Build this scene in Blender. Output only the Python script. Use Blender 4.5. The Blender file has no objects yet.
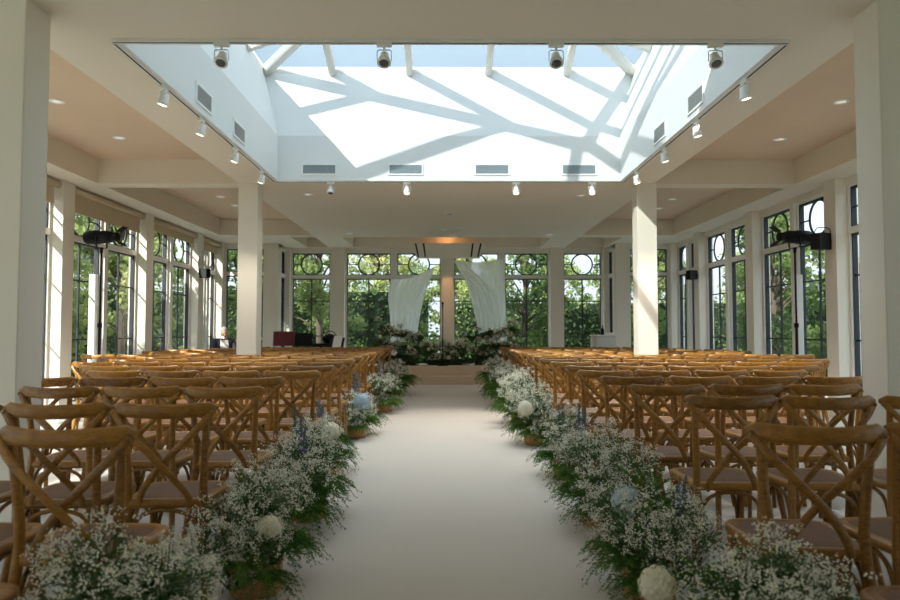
import bpy, math, random
from mathutils import Vector, Matrix, Euler
R = math.radians
PI = math.pi
rnd = random.Random(7)
SC = bpy.context.scene
COL = SC.collection

# ------------------------------------------------------------------ mesh helper
class MB:
    def __init__(s):
        s.v = []; s.f = []; s.sm = []
    def add(s, vs, fs, smooth=False):
        o = len(s.v); s.v.extend([tuple(p) for p in vs])
        s.f.extend([tuple(i + o for i in f) for f in fs]); s.sm.extend([smooth] * len(fs))
        return s
    def box(s, a, b):
        x0, y0, z0 = a; x1, y1, z1 = b
        if x0 > x1: x0, x1 = x1, x0
        if y0 > y1: y0, y1 = y1, y0
        if z0 > z1: z0, z1 = z1, z0
        return s.add([(x0,y0,z0),(x1,y0,z0),(x1,y1,z0),(x0,y1,z0),(x0,y0,z1),(x1,y0,z1),(x1,y1,z1),(x0,y1,z1)],
                     [(0,3,2,1),(4,5,6,7),(0,1,5,4),(1,2,6,5),(2,3,7,6),(3,0,4,7)])
    def cbox(s, c, d, rot=None):
        hx, hy, hz = d[0]/2, d[1]/2, d[2]/2
        m = rot if rot is not None else Matrix.Identity(3)
        vs = [Vector(c) + m @ Vector((x,y,z)) for x,y,z in [(-hx,-hy,-hz),(hx,-hy,-hz),(hx,hy,-hz),(-hx,hy,-hz),(-hx,-hy,hz),(hx,-hy,hz),(hx,hy,hz),(-hx,hy,hz)]]
        return s.add(vs, [(0,3,2,1),(4,5,6,7),(0,1,5,4),(1,2,6,5),(2,3,7,6),(3,0,4,7)])
    def sweep(s, path, a, b, ref=(0,1,0), n=10, square=False, closed=False):
        """sweep a section (half sizes a along t x ref, b along ref) on a path; a, b numbers or lists"""
        P = [Vector(p) for p in path]; N = len(P); ref = Vector(ref)
        rings = []
        for i, p in enumerate(P):
            if closed: t = P[(i+1) % N] - P[i-1]
            else: t = P[min(i+1, N-1)] - P[max(i-1, 0)]
            t.normalize()
            r = ref - t * ref.dot(t)
            if r.length < 1e-4: r = Vector((1,0,0)) - t * t.x
            if r.length < 1e-4: r = Vector((0,0,1))
            r.normalize(); sd = t.cross(r)
            ai = a[i] if isinstance(a, (list, tuple)) else a
            bi = b[i] if isinstance(b, (list, tuple)) else b
            ring = []
            for k in range(n):
                th = 2*PI*k/n
                c, q = math.cos(th), math.sin(th)
                if square:
                    c = math.copysign(abs(c)**0.45, c); q = math.copysign(abs(q)**0.45, q)
                ring.append(p + sd*(ai*c) + r*(bi*q))
            rings.append(ring)
        vs = [q for ring in rings for q in ring]; fs = []
        for i in range(N if closed else N-1):
            j = (i+1) % N
            for k in range(n):
                fs.append((i*n+k, i*n+(k+1) % n, j*n+(k+1) % n, j*n+k))
        if not closed:
            fs.append(tuple(range(n))[::-1]); fs.append(tuple((N-1)*n+k for k in range(n)))
        return s.add(vs, fs, True)
    def tube(s, path, r, n=8, ref=(0.13,0.97,0.2), closed=False):
        return s.sweep(path, r, r, ref, n, False, closed)
    def lathe(s, prof, c=(0,0,0), n=20, rot=None):
        m = rot if rot is not None else Matrix.Identity(3)
        vs = []; fs = []
        for (r, z) in prof:
            for k in range(n):
                th = 2*PI*k/n
                vs.append(Vector(c) + m @ Vector((r*math.cos(th), r*math.sin(th), z)))
        for i in range(len(prof)-1):
            for k in range(n):
                fs.append((i*n+k, i*n+(k+1) % n, (i+1)*n+(k+1) % n, (i+1)*n+k))
        fs.append(tuple(range(n))[::-1]); fs.append(tuple((len(prof)-1)*n+k for k in range(n)))
        return s.add(vs, fs, True)
    def prism(s, poly, z0, z1, smooth=False):
        n = len(poly)
        vs = [(x,y,z0) for x,y in poly] + [(x,y,z1) for x,y in poly]
        fs = [tuple(range(n))[::-1], tuple(range(n, 2*n))] + [(i,(i+1)%n,n+(i+1)%n,n+i) for i in range(n)]
        return s.add(vs, fs, smooth)
    def ball(s, c, r, n=10, m=7, rot=None, fn=None):
        rx, ry, rz = r if isinstance(r, (tuple, list)) else (r, r, r)
        mt = rot if rot is not None else Matrix.Identity(3)
        vs = []; fs = []
        for i in range(1, m):
            ph = PI*i/m
            for k in range(n):
                th = 2*PI*k/n
                d = Vector((math.sin(ph)*math.cos(th), math.sin(ph)*math.sin(th), math.cos(ph)))
                k_ = fn(d) if fn else 1.0
                vs.append(Vector(c) + mt @ Vector((d.x*rx*k_, d.y*ry*k_, d.z*rz*k_)))
        top = len(vs); vs.append(Vector(c) + mt @ Vector((0,0,rz*(fn(Vector((0,0,1))) if fn else 1))))
        vs.append(Vector(c) + mt @ Vector((0,0,-rz*(fn(Vector((0,0,-1))) if fn else 1))))
        for i in range(m-2):
            for k in range(n):
                fs.append((i*n+k, (i+1)*n+k, (i+1)*n+(k+1)%n, i*n+(k+1)%n))
        for k in range(n):
            fs.append((top, k, (k+1)%n)); fs.append((top+1, (m-2)*n+(k+1)%n, (m-2)*n+k))
        return s.add(vs, fs, True)
    def mesh(s, name, mat=None):
        me = bpy.data.meshes.new(name)
        me.from_pydata(s.v, [], s.f)
        me.polygons.foreach_set('use_smooth', s.sm)
        me.update()
        if mat: me.materials.append(mat)
        return me

def put(name, mesh, parent=None, loc=None, rot=None, scale=None):
    o = bpy.data.objects.new(name, mesh); COL.objects.link(o)
    if parent is not None: o.parent = parent
    if loc is not None: o.location = loc
    if rot is not None: o.rotation_euler = rot
    if scale is not None: o.scale = scale if isinstance(scale, (tuple, list)) else (scale,)*3
    return o
def obj(name, mb, mat, parent=None, loc=None, rot=None, scale=None):
    return put(name, mb.mesh(name, mat), parent, loc, rot, scale)
def tag(o, label, cat, group=None, kind=None):
    o['label'] = label; o['category'] = cat
    if group: o['group'] = group
    if kind: o['kind'] = kind
    return o
def thing(name, label, cat, loc=(0,0,0), rz=0.0, group=None):
    o = put(name, None, None, loc, (0,0,rz))
    return tag(o, label, cat, group)
def struct(name, mb, mat, parent=None, loc=None, rot=None, label=None, cat=None):
    o = obj(name, mb, mat, parent, loc, rot)
    if parent is None:
        o['kind'] = 'structure'
        if label: o['label'] = label; o['category'] = cat
    return o
def dup(root, loc, rz, label, group=None):
    r = root.copy(); COL.objects.link(r); r.location = loc; r.rotation_euler = (0,0,rz)
    r['label'] = label
    if group: r['group'] = group
    for ch in root.children:
        c = ch.copy(); COL.objects.link(c); c.parent = r
        for g in ch.children:
            d = g.copy(); COL.objects.link(d); d.parent = c
    return r

# ------------------------------------------------------------------ materials
def mat_base(name):
    m = bpy.data.materials.new(name); m.use_nodes = True
    nt = m.node_tree; b = nt.nodes['Principled BSDF']
    return m, nt, b
def pmat(name, col, rough=0.6, metal=0.0, var=0.0, scale=4.0, bump=0.0, spec=0.5, stretch=None):
    m, nt, b = mat_base(name)
    b.inputs['Roughness'].default_value = rough; b.inputs['Metallic'].default_value = metal
    b.inputs['Specular IOR Level'].default_value = spec
    if var > 0 or bump > 0:
        tc = nt.nodes.new('ShaderNodeTexCoord'); mp = nt.nodes.new('ShaderNodeMapping')
        nz = nt.nodes.new('ShaderNodeTexNoise'); nz.inputs['Scale'].default_value = scale; nz.inputs['Detail'].default_value = 6
        if stretch: mp.inputs['Scale'].default_value = stretch
        nt.links.new(tc.outputs['Object'], mp.inputs['Vector']); nt.links.new(mp.outputs['Vector'], nz.inputs['Vector'])
        rp = nt.nodes.new('ShaderNodeValToRGB')
        rp.color_ramp.elements[0].position = 0.3; rp.color_ramp.elements[1].position = 0.7
        rp.color_ramp.elements[0].color = tuple(c*(1-var) for c in col) + (1,)
        rp.color_ramp.elements[1].color = tuple(min(1, c*(1+var)) for c in col) + (1,)
        nt.links.new(nz.outputs['Fac'], rp.inputs['Fac']); nt.links.new(rp.outputs['Color'], b.inputs['Base Color'])
        if bump > 0:
            bp = nt.nodes.new('ShaderNodeBump'); bp.inputs['Strength'].default_value = bump; bp.inputs['Distance'].default_value = 0.004
            nt.links.new(nz.outputs['Fac'], bp.inputs['Height']); nt.links.new(bp.outputs['Normal'], b.inputs['Normal'])
    else:
        b.inputs['Base Color'].default_value = (*col, 1)
    return m
def emit(name, col, st):
    m, nt, b = mat_base(name)
    b.inputs['Base Color'].default_value = (0.8,0.8,0.8,1)
    b.inputs['Emission Color'].default_value = (*col, 1); b.inputs['Emission Strength'].default_value = st
    return m
def glass(name, tint, refl=0.06):
    m, nt, b = mat_base(name); nt.nodes.remove(b)
    out = nt.nodes['Material Output']
    tr = nt.nodes.new('ShaderNodeBsdfTransparent'); tr.inputs['Color'].default_value = (*tint, 1)
    gl = nt.nodes.new('ShaderNodeBsdfGlossy'); gl.inputs['Roughness'].default_value = 0.0
    fr = nt.nodes.new('ShaderNodeFresnel'); fr.inputs['IOR'].default_value = 1.3
    mx = nt.nodes.new('ShaderNodeMixShader')
    ge = nt.nodes.new('ShaderNodeNewGeometry'); iv = nt.nodes.new('ShaderNodeMath'); iv.operation = 'SUBTRACT'; iv.inputs[0].default_value = 1.0
    mu = nt.nodes.new('ShaderNodeMath'); mu.operation = 'MULTIPLY'
    nt.links.new(ge.outputs['Backfacing'], iv.inputs[1]); nt.links.new(iv.outputs[0], mu.inputs[0]); nt.links.new(fr.outputs['Fac'], mu.inputs[1])
    nt.links.new(mu.outputs[0], mx.inputs['Fac']); nt.links.new(tr.outputs[0], mx.inputs[1]); nt.links.new(gl.outputs[0], mx.inputs[2])
    nt.links.new(mx.outputs[0], out.inputs['Surface'])
    return m
def leafmat(name, ramp, trans=0.35, rough=0.6, nscale=2.5):
    """leaf colour varies from plant to plant and clump to clump"""
    m, nt, b = mat_base(name); nt.nodes.remove(b)
    out = nt.nodes['Material Output']
    oi = nt.nodes.new('ShaderNodeObjectInfo'); tc = nt.nodes.new('ShaderNodeTexCoord')
    nz = nt.nodes.new('ShaderNodeTexNoise'); nz.inputs['Scale'].default_value = nscale; nz.inputs['Detail'].default_value = 3
    nt.links.new(tc.outputs['Object'], nz.inputs['Vector'])
    ad = nt.nodes.new('ShaderNodeMath'); ad.operation = 'MULTIPLY_ADD'
    nt.links.new(oi.outputs['Random'], ad.inputs[0]); ad.inputs[1].default_value = 0.55; 
    sb = nt.nodes.new('ShaderNodeMath'); sb.operation = 'MULTIPLY_ADD'; sb.inputs[1].default_value = 1.2; sb.inputs[2].default_value = -0.38
    nt.links.new(nz.outputs['Fac'], sb.inputs[0]); nt.links.new(sb.outputs[0], ad.inputs[2])
    rp = nt.nodes.new('ShaderNodeValToRGB')
    el = rp.color_ramp.elements
    while len(el) < len(ramp): el.new(0.5)
    for i, c in enumerate(ramp):
        el[i].position = i/(len(ramp)-1); el[i].color = (*c, 1)
    nt.links.new(ad.outputs[0], rp.inputs['Fac'])
    d = nt.nodes.new('ShaderNodeBsdfDiffuse'); t = nt.nodes.new('ShaderNodeBsdfTranslucent')
    mx = nt.nodes.new('ShaderNodeMixShader'); mx.inputs['Fac'].default_value = trans
    nt.links.new(rp.outputs['Color'], d.inputs['Color']); nt.links.new(rp.outputs['Color'], t.inputs['Color'])
    nt.links.new(d.outputs[0], mx.inputs[1]); nt.links.new(t.outputs[0], mx.inputs[2]); nt.links.new(mx.outputs[0], out.inputs['Surface'])
    return m
def woodmat(name, c0, c1, rough=0.4):
    m, nt, b = mat_base(name)
    tc = nt.nodes.new('ShaderNodeTexCoord'); mp = nt.nodes.new('ShaderNodeMapping'); mp.inputs['Scale'].default_value = (3, 9, 9)
    nz = nt.nodes.new('ShaderNodeTexNoise'); nz.inputs['Scale'].default_value = 7; nz.inputs['Detail'].default_value = 8; nz.inputs['Distortion'].default_value = 1.2
    nt.links.new(tc.outputs['Object'], mp.inputs['Vector']); nt.links.new(mp.outputs['Vector'], nz.inputs['Vector'])
    oi = nt.nodes.new('ShaderNodeObjectInfo')
    ad = nt.nodes.new('ShaderNodeMath'); ad.operation = 'MULTIPLY_ADD'; ad.inputs[1].default_value = 0.3
    sb = nt.nodes.new('ShaderNodeMath'); sb.operation = 'SUBTRACT'; sb.inputs[1].default_value = 0.15
    nt.links.new(oi.outputs['Random'], ad.inputs[0]); nt.links.new(nz.outputs['Fac'], sb.inputs[0]); nt.links.new(sb.outputs[0], ad.inputs[2])
    rp = nt.nodes.new('ShaderNodeValToRGB'); rp.color_ramp.elements[0].position = 0.25; rp.color_ramp.elements[1].position = 0.75
    rp.color_ramp.elements[0].color = (*c0,1); rp.color_ramp.elements[1].color = (*c1,1)
    nt.links.new(ad.outputs[0], rp.inputs['Fac']); nt.links.new(rp.outputs['Color'], b.inputs['Base Color'])
    b.inputs['Roughness'].default_value = rough
    return m

M = {}
M['wall'] = pmat('wall_paint', (0.79,0.74,0.65), 0.75, var=0.015, scale=1.2)
M['ceil'] = pmat('ceiling_paint', (0.76,0.69,0.58), 0.8, var=0.015, scale=1.0)
M['well'] = pmat('skylight_paint', (0.76,0.775,0.77), 0.7, var=0.01, scale=1.0)
M['tan'] = pmat('ceiling_panel_paint', (0.66,0.50,0.36), 0.8, var=0.05, scale=1.6, stretch=(1,0.4,1))
M['frame'] = pmat('white_frame', (0.80,0.78,0.73), 0.45)
M['dark'] = pmat('dark_muntin', (0.02,0.025,0.035), 0.5)
M['glass'] = glass('window_glass', (0.93,0.95,0.945))
M['roofglass'] = glass('skylight_glass', (0.61,0.65,0.665))
M['blind'] = pmat('blind_fabric', (0.60,0.49,0.34), 0.8, var=0.04, scale=60, stretch=(1,1,4))
M['white'] = pmat('white_metal', (0.82,0.82,0.80), 0.35)
M['black'] = pmat('black_metal', (0.008,0.008,0.009), 0.6, spec=0.25)
M['cloth_black'] = pmat('black_cloth', (0.006,0.006,0.010), 0.9, spec=0.2)
M['cone'] = pmat('speaker_grille', (0.02,0.02,0.022), 0.7, var=0.5, scale=300)
M['lens'] = emit('lamp_glow', (1.0,0.82,0.60), 1.6)
M['lens_off'] = pmat('lamp_glass_dark', (0.10,0.10,0.11), 0.15)
M['down'] = emit('downlight_glow', (1.0,0.88,0.72), 0.14)
M['vent_dark'] = pmat('vent_shadow', (0.36,0.43,0.47), 0.7)
M['wood'] = woodmat('chair_wood', (0.18,0.072,0.010), (0.42,0.20,0.034), 0.33)
M['log'] = woodmat('log_wood', (0.34,0.16,0.06), (0.58,0.33,0.14), 0.6)
M['bark'] = pmat('bark', (0.10,0.06,0.035), 0.9, var=0.4, scale=20, bump=0.8, stretch=(3,3,0.6))
M['carpet'] = pmat('carpet', (0.60,0.53,0.462), 0.95, var=0.03, scale=180, bump=0.25)
M['carpet_step'] = pmat('step_carpet', (0.68,0.53,0.40), 0.95, var=0.03, scale=160, bump=0.25)
M['soil'] = pmat('floral_foam', (0.03,0.05,0.02), 0.95)
M['stem'] = pmat('plant_stem', (0.085,0.15,0.045), 0.7)
M['gyp'] = pmat('tiny_white_flower', (0.84,0.82,0.70), 0.8, var=0.12, scale=35)
M['fern'] = leafmat('fern_green', [(0.035,0.095,0.018),(0.09,0.20,0.038),(0.20,0.31,0.075)], 0.3, nscale=9)
M['dkleaf'] = leafmat('dark_leaf', [(0.03,0.06,0.02),(0.08,0.125,0.05),(0.17,0.22,0.11)], 0.2, nscale=6)
M['hyd_white'] = pmat('cream_petal', (0.82,0.78,0.62), 0.75, var=0.08, scale=40)
M['hyd_blue'] = pmat('pale_blue_petal', (0.45,0.56,0.62), 0.75, var=0.12, scale=40)
M['delph'] = pmat('violet_blue_petal', (0.16,0.18,0.30), 0.75, var=0.3, scale=40)
M['tree'] = leafmat('tree_leaf', [(0.06,0.11,0.035),(0.14,0.20,0.07),(0.30,0.35,0.13),(0.52,0.48,0.20)], 0.4, nscale=0.8)
M['hedge'] = leafmat('hedge_leaf', [(0.04,0.075,0.028),(0.10,0.16,0.055),(0.20,0.26,0.10)], 0.25, nscale=1.2)
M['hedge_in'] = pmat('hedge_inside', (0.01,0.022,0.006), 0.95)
M['trunk'] = pmat('tree_bark', (0.09,0.07,0.05), 0.9, var=0.35, scale=8, bump=0.8, stretch=(3,3,0.5))
M['lawn'] = pmat('lawn', (0.07,0.13,0.03), 0.95, var=0.35, scale=6, bump=0.5)
M['paving'] = pmat('terrace_paving', (0.60,0.575,0.53), 0.85, var=0.08, scale=5)
M['plaster'] = pmat('outside_render', (0.6,0.58,0.54), 0.9, var=0.05, scale=3)
M['skin'] = pmat('skin', (0.60,0.36,0.25), 0.55)
M['hair'] = pmat('grey_hair', (0.30,0.29,0.27), 0.7, var=0.3, scale=60, stretch=(1,1,6))
M['suit'] = pmat('charcoal_suit', (0.045,0.05,0.075), 0.8, var=0.1, scale=90)
M['shirt'] = pmat('white_shirt', (0.80,0.80,0.80), 0.7)
M['red'] = pmat('red_cover', (0.10,0.005,0.012), 0.7)
M['paper'] = pmat('white_paper', (0.78,0.79,0.78), 0.8)
M['tablecloth'] = pmat('pale_tablecloth', (0.62,0.64,0.63), 0.85, var=0.03, scale=8)
M['header'] = pmat('white_header', (0.80,0.77,0.70), 0.6)

# woven cane seat
def canemat():
    m, nt, b = mat_base('woven_cane')
    tc = nt.nodes.new('ShaderNodeTexCoord'); mp = nt.nodes.new('ShaderNodeMapping'); mp.inputs['Rotation'].default_value = (0,0,R(45))
    ck = nt.nodes.new('ShaderNodeTexChecker'); ck.inputs['Scale'].default_value = 110
    ck.inputs['Color1'].default_value = (0.23,0.115,0.062,1); ck.inputs['Color2'].default_value = (0.13,0.063,0.033,1)
    nt.links.new(tc.outputs['Object'], mp.inputs['Vector']); nt.links.new(mp.outputs['Vector'], ck.inputs['Vector'])
    nt.links.new(ck.outputs['Color'], b.inputs['Base Color']); b.inputs['Roughness'].default_value = 0.6
    bp = nt.nodes.new('ShaderNodeBump'); bp.inputs['Strength'].default_value = 0.4; bp.inputs['Distance'].default_value = 0.002
    nt.links.new(ck.outputs['Fac'], bp.inputs['Height']); nt.links.new(bp.outputs['Normal'], b.inputs['Normal'])
    return m
M['cane'] = canemat()
# floor tiles
def tilemat():
    m, nt, b = mat_base('floor_tile')
    tc = nt.nodes.new('ShaderNodeTexCoord'); br = nt.nodes.new('ShaderNodeTexBrick')
    br.offset = 0.0; br.inputs['Scale'].default_value = 1.0; br.inputs['Brick Width'].default_value = 0.8; br.inputs['Row Height'].default_value = 0.8
    br.inputs['Mortar Size'].default_value = 0.004
    br.inputs['Color1'].default_value = (0.47,0.475,0.465,1); br.inputs['Color2'].default_value = (0.50,0.505,0.495,1); br.inputs['Mortar'].default_value = (0.40,0.40,0.38,1)
    nt.links.new(tc.outputs['Object'], br.inputs['Vector']); nt.links.new(br.outputs['Color'], b.inputs['Base Color'])
    b.inputs['Roughness'].default_value = 0.32
    return m
M['tile'] = tilemat()
# sheer cloth
def sheermat():
    m, nt, b = mat_base('sheer_cloth'); nt.nodes.remove(b)
    out = nt.nodes['Material Output']
    tr = nt.nodes.new('ShaderNodeBsdfTransparent'); df = nt.nodes.new('ShaderNodeBsdfDiffuse'); tl = nt.nodes.new('ShaderNodeBsdfTranslucent')
    for n in (df, tl): n.inputs['Color'].default_value = (0.95,0.97,0.94,1)
    m1 = nt.nodes.new('ShaderNodeMixShader'); m1.inputs['Fac'].default_value = 0.55
    m2 = nt.nodes.new('ShaderNodeMixShader'); m2.inputs['Fac'].default_value = 0.62
    nt.links.new(df.outputs[0], m1.inputs[1]); nt.links.new(tl.outputs[0], m1.inputs[2])
    nt.links.new(tr.outputs[0], m2.inputs[1]); nt.links.new(m1.outputs[0], m2.inputs[2]); nt.links.new(m2.outputs[0], out.inputs['Surface'])
    return m
M['sheer'] = sheermat()

# ------------------------------------------------------------------ dimensions (metres; camera at x=0, y=0)
HC, HT, HH = 3.34, 3.71, 3.255           # flat ceiling, recess ceiling, window head
XW, YB, YR = 5.56, 18.0, 17.0           # side walls, back wall, return walls beside the niche
XN = 4.10                               # half width of the niche
OX0, OX1, OY0, OY1 = -2.39, 2.45, 5.10, 9.80   # skylight opening
Y0 = -3.2
PL = [15.4, 12.75, 10.0, 7.3, 4.6, 1.9, -0.8]
PR = [15.15, 12.5, 9.83, 7.15, 4.5, 1.85, -0.8]

# ------------------------------------------------------------------ floor, carpet, stage
struct('floor', MB().box((-XW-0.3, Y0, -0.15), (XW+0.3, YB+0.25, 0.0)), M['tile'])
tag(obj('carpet_runner', MB().box((-0.98, -1.5, 0.0), (1.0, 15.69, 0.012)), M['carpet']), 'pale beige carpet runner down the middle of the aisle', 'carpet')
st = thing('stage', 'low carpeted stage with two steps at the end of the aisle', 'stage', (0.03, 15.7, 0))
def slab(a, b):
    mb = MB(); x0,y0,z0 = a; x1,y1,z1 = b; r = 0.015
    mb.box((x0,y0+r,z0),(x1,y1,z1)); mb.box((x0,y0,z0),(x1,y0+r,z1-r))
    mb.sweep([(x0,y0+r,z1-r),(x1,y0+r,z1-r)], r, r, (0,1,0), 12)
    return mb
obj('step', slab((-1.35,0.0,0.0),(1.35,0.36,0.20)), M['carpet_step'], st)
obj('platform', slab((-2.3,0.361,0.0),(2.3,1.75,0.40)), M['carpet_step'], st)

# ------------------------------------------------------------------ ceiling with recesses
xs = sorted({-XW-0.25, -5.05, -3.55, -3.0, OX0-0.07, -2.38, 2.38, OX1+0.07, 3.0, 4.0, 5.05, XW+0.25})
ys = sorted({Y0, 4.72, OY0-0.07, OY1+0.07, 10.07, 10.35, 15.5, 15.86, 17.75, YB+0.25})
recess = [(-5.05,-3.0,4.72,10.07),(3.0,5.05,4.72,10.07),(-5.05,-3.0,10.35,15.5),(3.0,5.05,10.35,15.5),
          (-3.55,-3.0,15.86,17.75),(3.0,4.0,15.86,17.75),(-2.38,2.38,15.86,17.75)]
cm = MB()
for i in range(len(xs)-1):
    for j in range(len(ys)-1):
        cx, cy = (xs[i]+xs[i+1])/2, (ys[j]+ys[j+1])/2
        if OX0-0.07 < cx < OX1+0.07 and OY0-0.07 < cy < OY1+0.07: continue
        inr = any(a < cx < b and c < cy < d for a,b,c,d in recess)
        cm.box((xs[i], ys[j], HT if inr else HC), (xs[i+1], ys[j+1], 4.1))
struct('ceiling', cm, M['ceil'])
for k, (a,b,c,d) in enumerate(recess):
    struct('ceiling_panel', MB().box((a,c,HT-0.012),(b,d,HT)), M['tan'] if k < 4 else M['ceil'])
rf = MB()
for (a,b,c,d) in [(-6.2,OX0-0.36,Y0-0.1,18.6),(OX1+0.36,6.2,Y0-0.1,18.6),(OX0-0.36,OX1+0.36,Y0-0.1,OY0-0.36),(OX0-0.36,OX1+0.36,OY1+0.36,18.6)]:
    rf.box((a,c,4.1),(b,d,4.3))
struct('roof', rf, M['plaster'])

# ------------------------------------------------------------------ skylight well and glazed roof
ZC, ZE, SP = 3.97, 4.96, 0.27
def ringwall(mb, r0, z0, r1, z1, t):
    (a0,b0,c0,d0), (a1,b1,c1,d1) = r0, r1
    def cor(a,b,c,d,z): return [(a,c,z),(b,c,z),(b,d,z),(a,d,z)]
    vi = cor(a0,b0,c0,d0,z0) + cor(a1,b1,c1,d1,z1)
    vo = cor(a0-t,b0+t,c0-t,d0+t,z0) + cor(a1-t,b1+t,c1-t,d1+t,z1)
    fs = []
    for k in range(4):
        n = (k+1)%4
        fs += [(k,4+k,4+n,n), (8+k,8+n,12+n,12+k), (k,n,8+n,8+k), (4+k,12+k,12+n,4+n)]
    mb.add(vi+vo, fs)
wl = MB()
LO = (OX0,OX1,OY0,OY1); HI = (OX0-SP,OX1+SP,OY0-SP,OY1+SP)
ringwall(wl, LO, HC-0.012, LO, ZC, 0.068)
ringwall(wl, LO, ZC, HI, ZE, 0.05)
struct('trim_1', wl, M['well'])
ex0, ex1, ey0, ey1 = HI
cxm, cym = (ex0+ex1)/2, (ey0+ey1)/2
SL = 0.36; hy = (ey1-ey0)/2; hx = (ex1-ex0)/2; ZR = ZE + SL*hy + 0.03
rdg = hx-hy
sky_ = put('window_1', None, None, (0,0,0)); sky_['kind'] = 'structure'
AL, AR = Vector((cxm-rdg,cym,ZR)), Vector((cxm+rdg,cym,ZR))
CB = [Vector((ex0,ey0,ZE+0.03)),Vector((ex1,ey0,ZE+0.03)),Vector((ex1,ey1,ZE+0.03)),Vector((ex0,ey1,ZE+0.03))]
def beam(p, q, w=0.05, h=0.07): return MB().sweep([p, q], w, h, (0,0,1), 16, True)
curb = MB()
ringwall(curb, HI, ZE, HI, ZE+0.07, 0.09)
obj('curb', curb, M['frame'], sky_)
for c, a in ((0,AL),(1,AR),(2,AR),(3,AL)): obj('hip_rafter', beam(CB[c], a, 0.06, 0.08), M['frame'], sky_)
obj('ridge', beam(AL, AR, 0.06, 0.08), M['frame'], sky_)
raf = [-1.67,-0.546,0.608,1.748]
for X in raf:
    for sgn in (1,-1):
        dist = min(hy, min(X-ex0, ex1-X))
        e = Vector((X, cym+sgn*hy, ZE+0.03)); q = Vector((X, cym+sgn*(hy-dist), ZE+0.03+SL*dist))
        obj('rafter', beam(e, q), M['frame'], sky_)
for Yk in (cym-1.72, cym-0.58, cym+0.58, cym+1.72):
    for sgn in (1,-1):
        dist = min(hx-rdg, hy-abs(Yk-cym))
        e = Vector((cxm+sgn*hx, Yk, ZE+0.03)); q = Vector((cxm+sgn*(hx-dist), Yk, ZE+0.03+SL*dist))
        obj('rafter', beam(e, q), M['frame'], sky_)
up = Vector((0,0,0.07)); up2 = Vector((0,0,0.078))
for poly in ([CB[3],CB[2],AR,AL],[CB[1],CB[0],AL,AR],[CB[0],CB[3],AL],[CB[2],CB[1],AR]):
    n = len(poly); mb = MB()
    mb.add([p+up for p in poly]+[p+up2 for p in poly], [tuple(range(n))[::-1], tuple(range(n,2*n))]+[(i,(i+1)%n,n+(i+1)%n,n+i) for i in range(n)])
    obj('pane', mb, M['roofglass'], sky_)

# ------------------------------------------------------------------ columns
for x0, y0 in ((-2.97,4.4),(2.77,4.4),(-3.0,10.0),(2.74,10.0)):
    w = 0.28; mb = MB(); c = 0.006
    mb.prism([(x0+c,y0),(x0+w-c,y0),(x0+w,y0+c),(x0+w,y0+w-c),(x0+w-c,y0+w),(x0+c,y0+w),(x0,y0+w-c),(x0,y0+c)], 0, HC)
    struct('column', mb, M['wall'])

# ------------------------------------------------------------------ walls and windows
def sidewall(s, piers, nm):
    mb = MB()
    mb.box((s*XW, Y0, HH), (s*(XW+0.25), YR, 4.1)); mb.box((s*XW, Y0, 0), (s*(XW+0.25), YR, 0.07))
    mb.box((s*XW, Y0, 0), (s*(XW+0.25), piers[-1], HH))
    struct('wall_'+nm, mb, M['wall'])
    for p in piers: struct('pier', MB().box((s*5.42,p-0.15,0),(s*(XW+0.17),p+0.15,HC)), M['wall'])
    struct('pier', MB().box((s*5.42,YR-0.13,0),(s*(XW+0.17),YR+0.25,HC)), M['wall'])
sidewall(-1, PL, 'left'); sidewall(1, PR, 'right')
struct('wall_front', MB().box((-XW-0.3,Y0-0.25,HH),(XW+0.3,Y0,4.1)).box((-XW-0.3,Y0-0.25,0),(XW+0.3,Y0,0.07)).box((-2.6,Y0-0.25,0.07),(XW+0.3,Y0,HH)), M['wall'])  # left part stays open for the added, unseen window pair
for a in (-5.71,-2.9): struct('pier', MB().box((a,Y0-0.27,0),(a+0.3,Y0+0.14,HC)), M['wall'])
for s, nm in ((-1,'return_left'),(1,'return_right')):
    mb = MB(); mb.box((s*XN,YR,HH),(s*(XW+0.25),YR+0.25,4.1)); mb.box((s*XN,YR,0),(s*(XW+0.25),YR+0.25,0.07))
    mb.box((s*XN,YR+0.25,HH),(s*(XN+0.25),YB+0.25,4.1)); mb.box((s*XN,YR+0.25,0),(s*(XN+0.25),YB+0.25,0.07))
    struct('wall_'+nm, mb, M['wall'])
    struct('pier', MB().box((s*XN,YR-0.02,0),(s*4.44,YR+0.32,HC)), M['wall'])
    struct('pier', MB().box((s*(XN-0.08),YB-0.12,0),(s*(XN+0.25),YB+0.27,HC)), M['wall'])
mb = MB().box((-XN,YB,HH),(XN,YB+0.25,4.1)); mb.box((-XN,YB,0),(XN,YB+0.25,0.07))
struct('wall_back', mb, M['wall'])
for a, b in ((-2.98,-2.62),(2.64,2.98),(-0.13,0.15)):
    struct('pier', MB().box((a,YB-0.18,0),(b,YB+0.27,HC)), M['wall'])
wn = [1]
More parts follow.
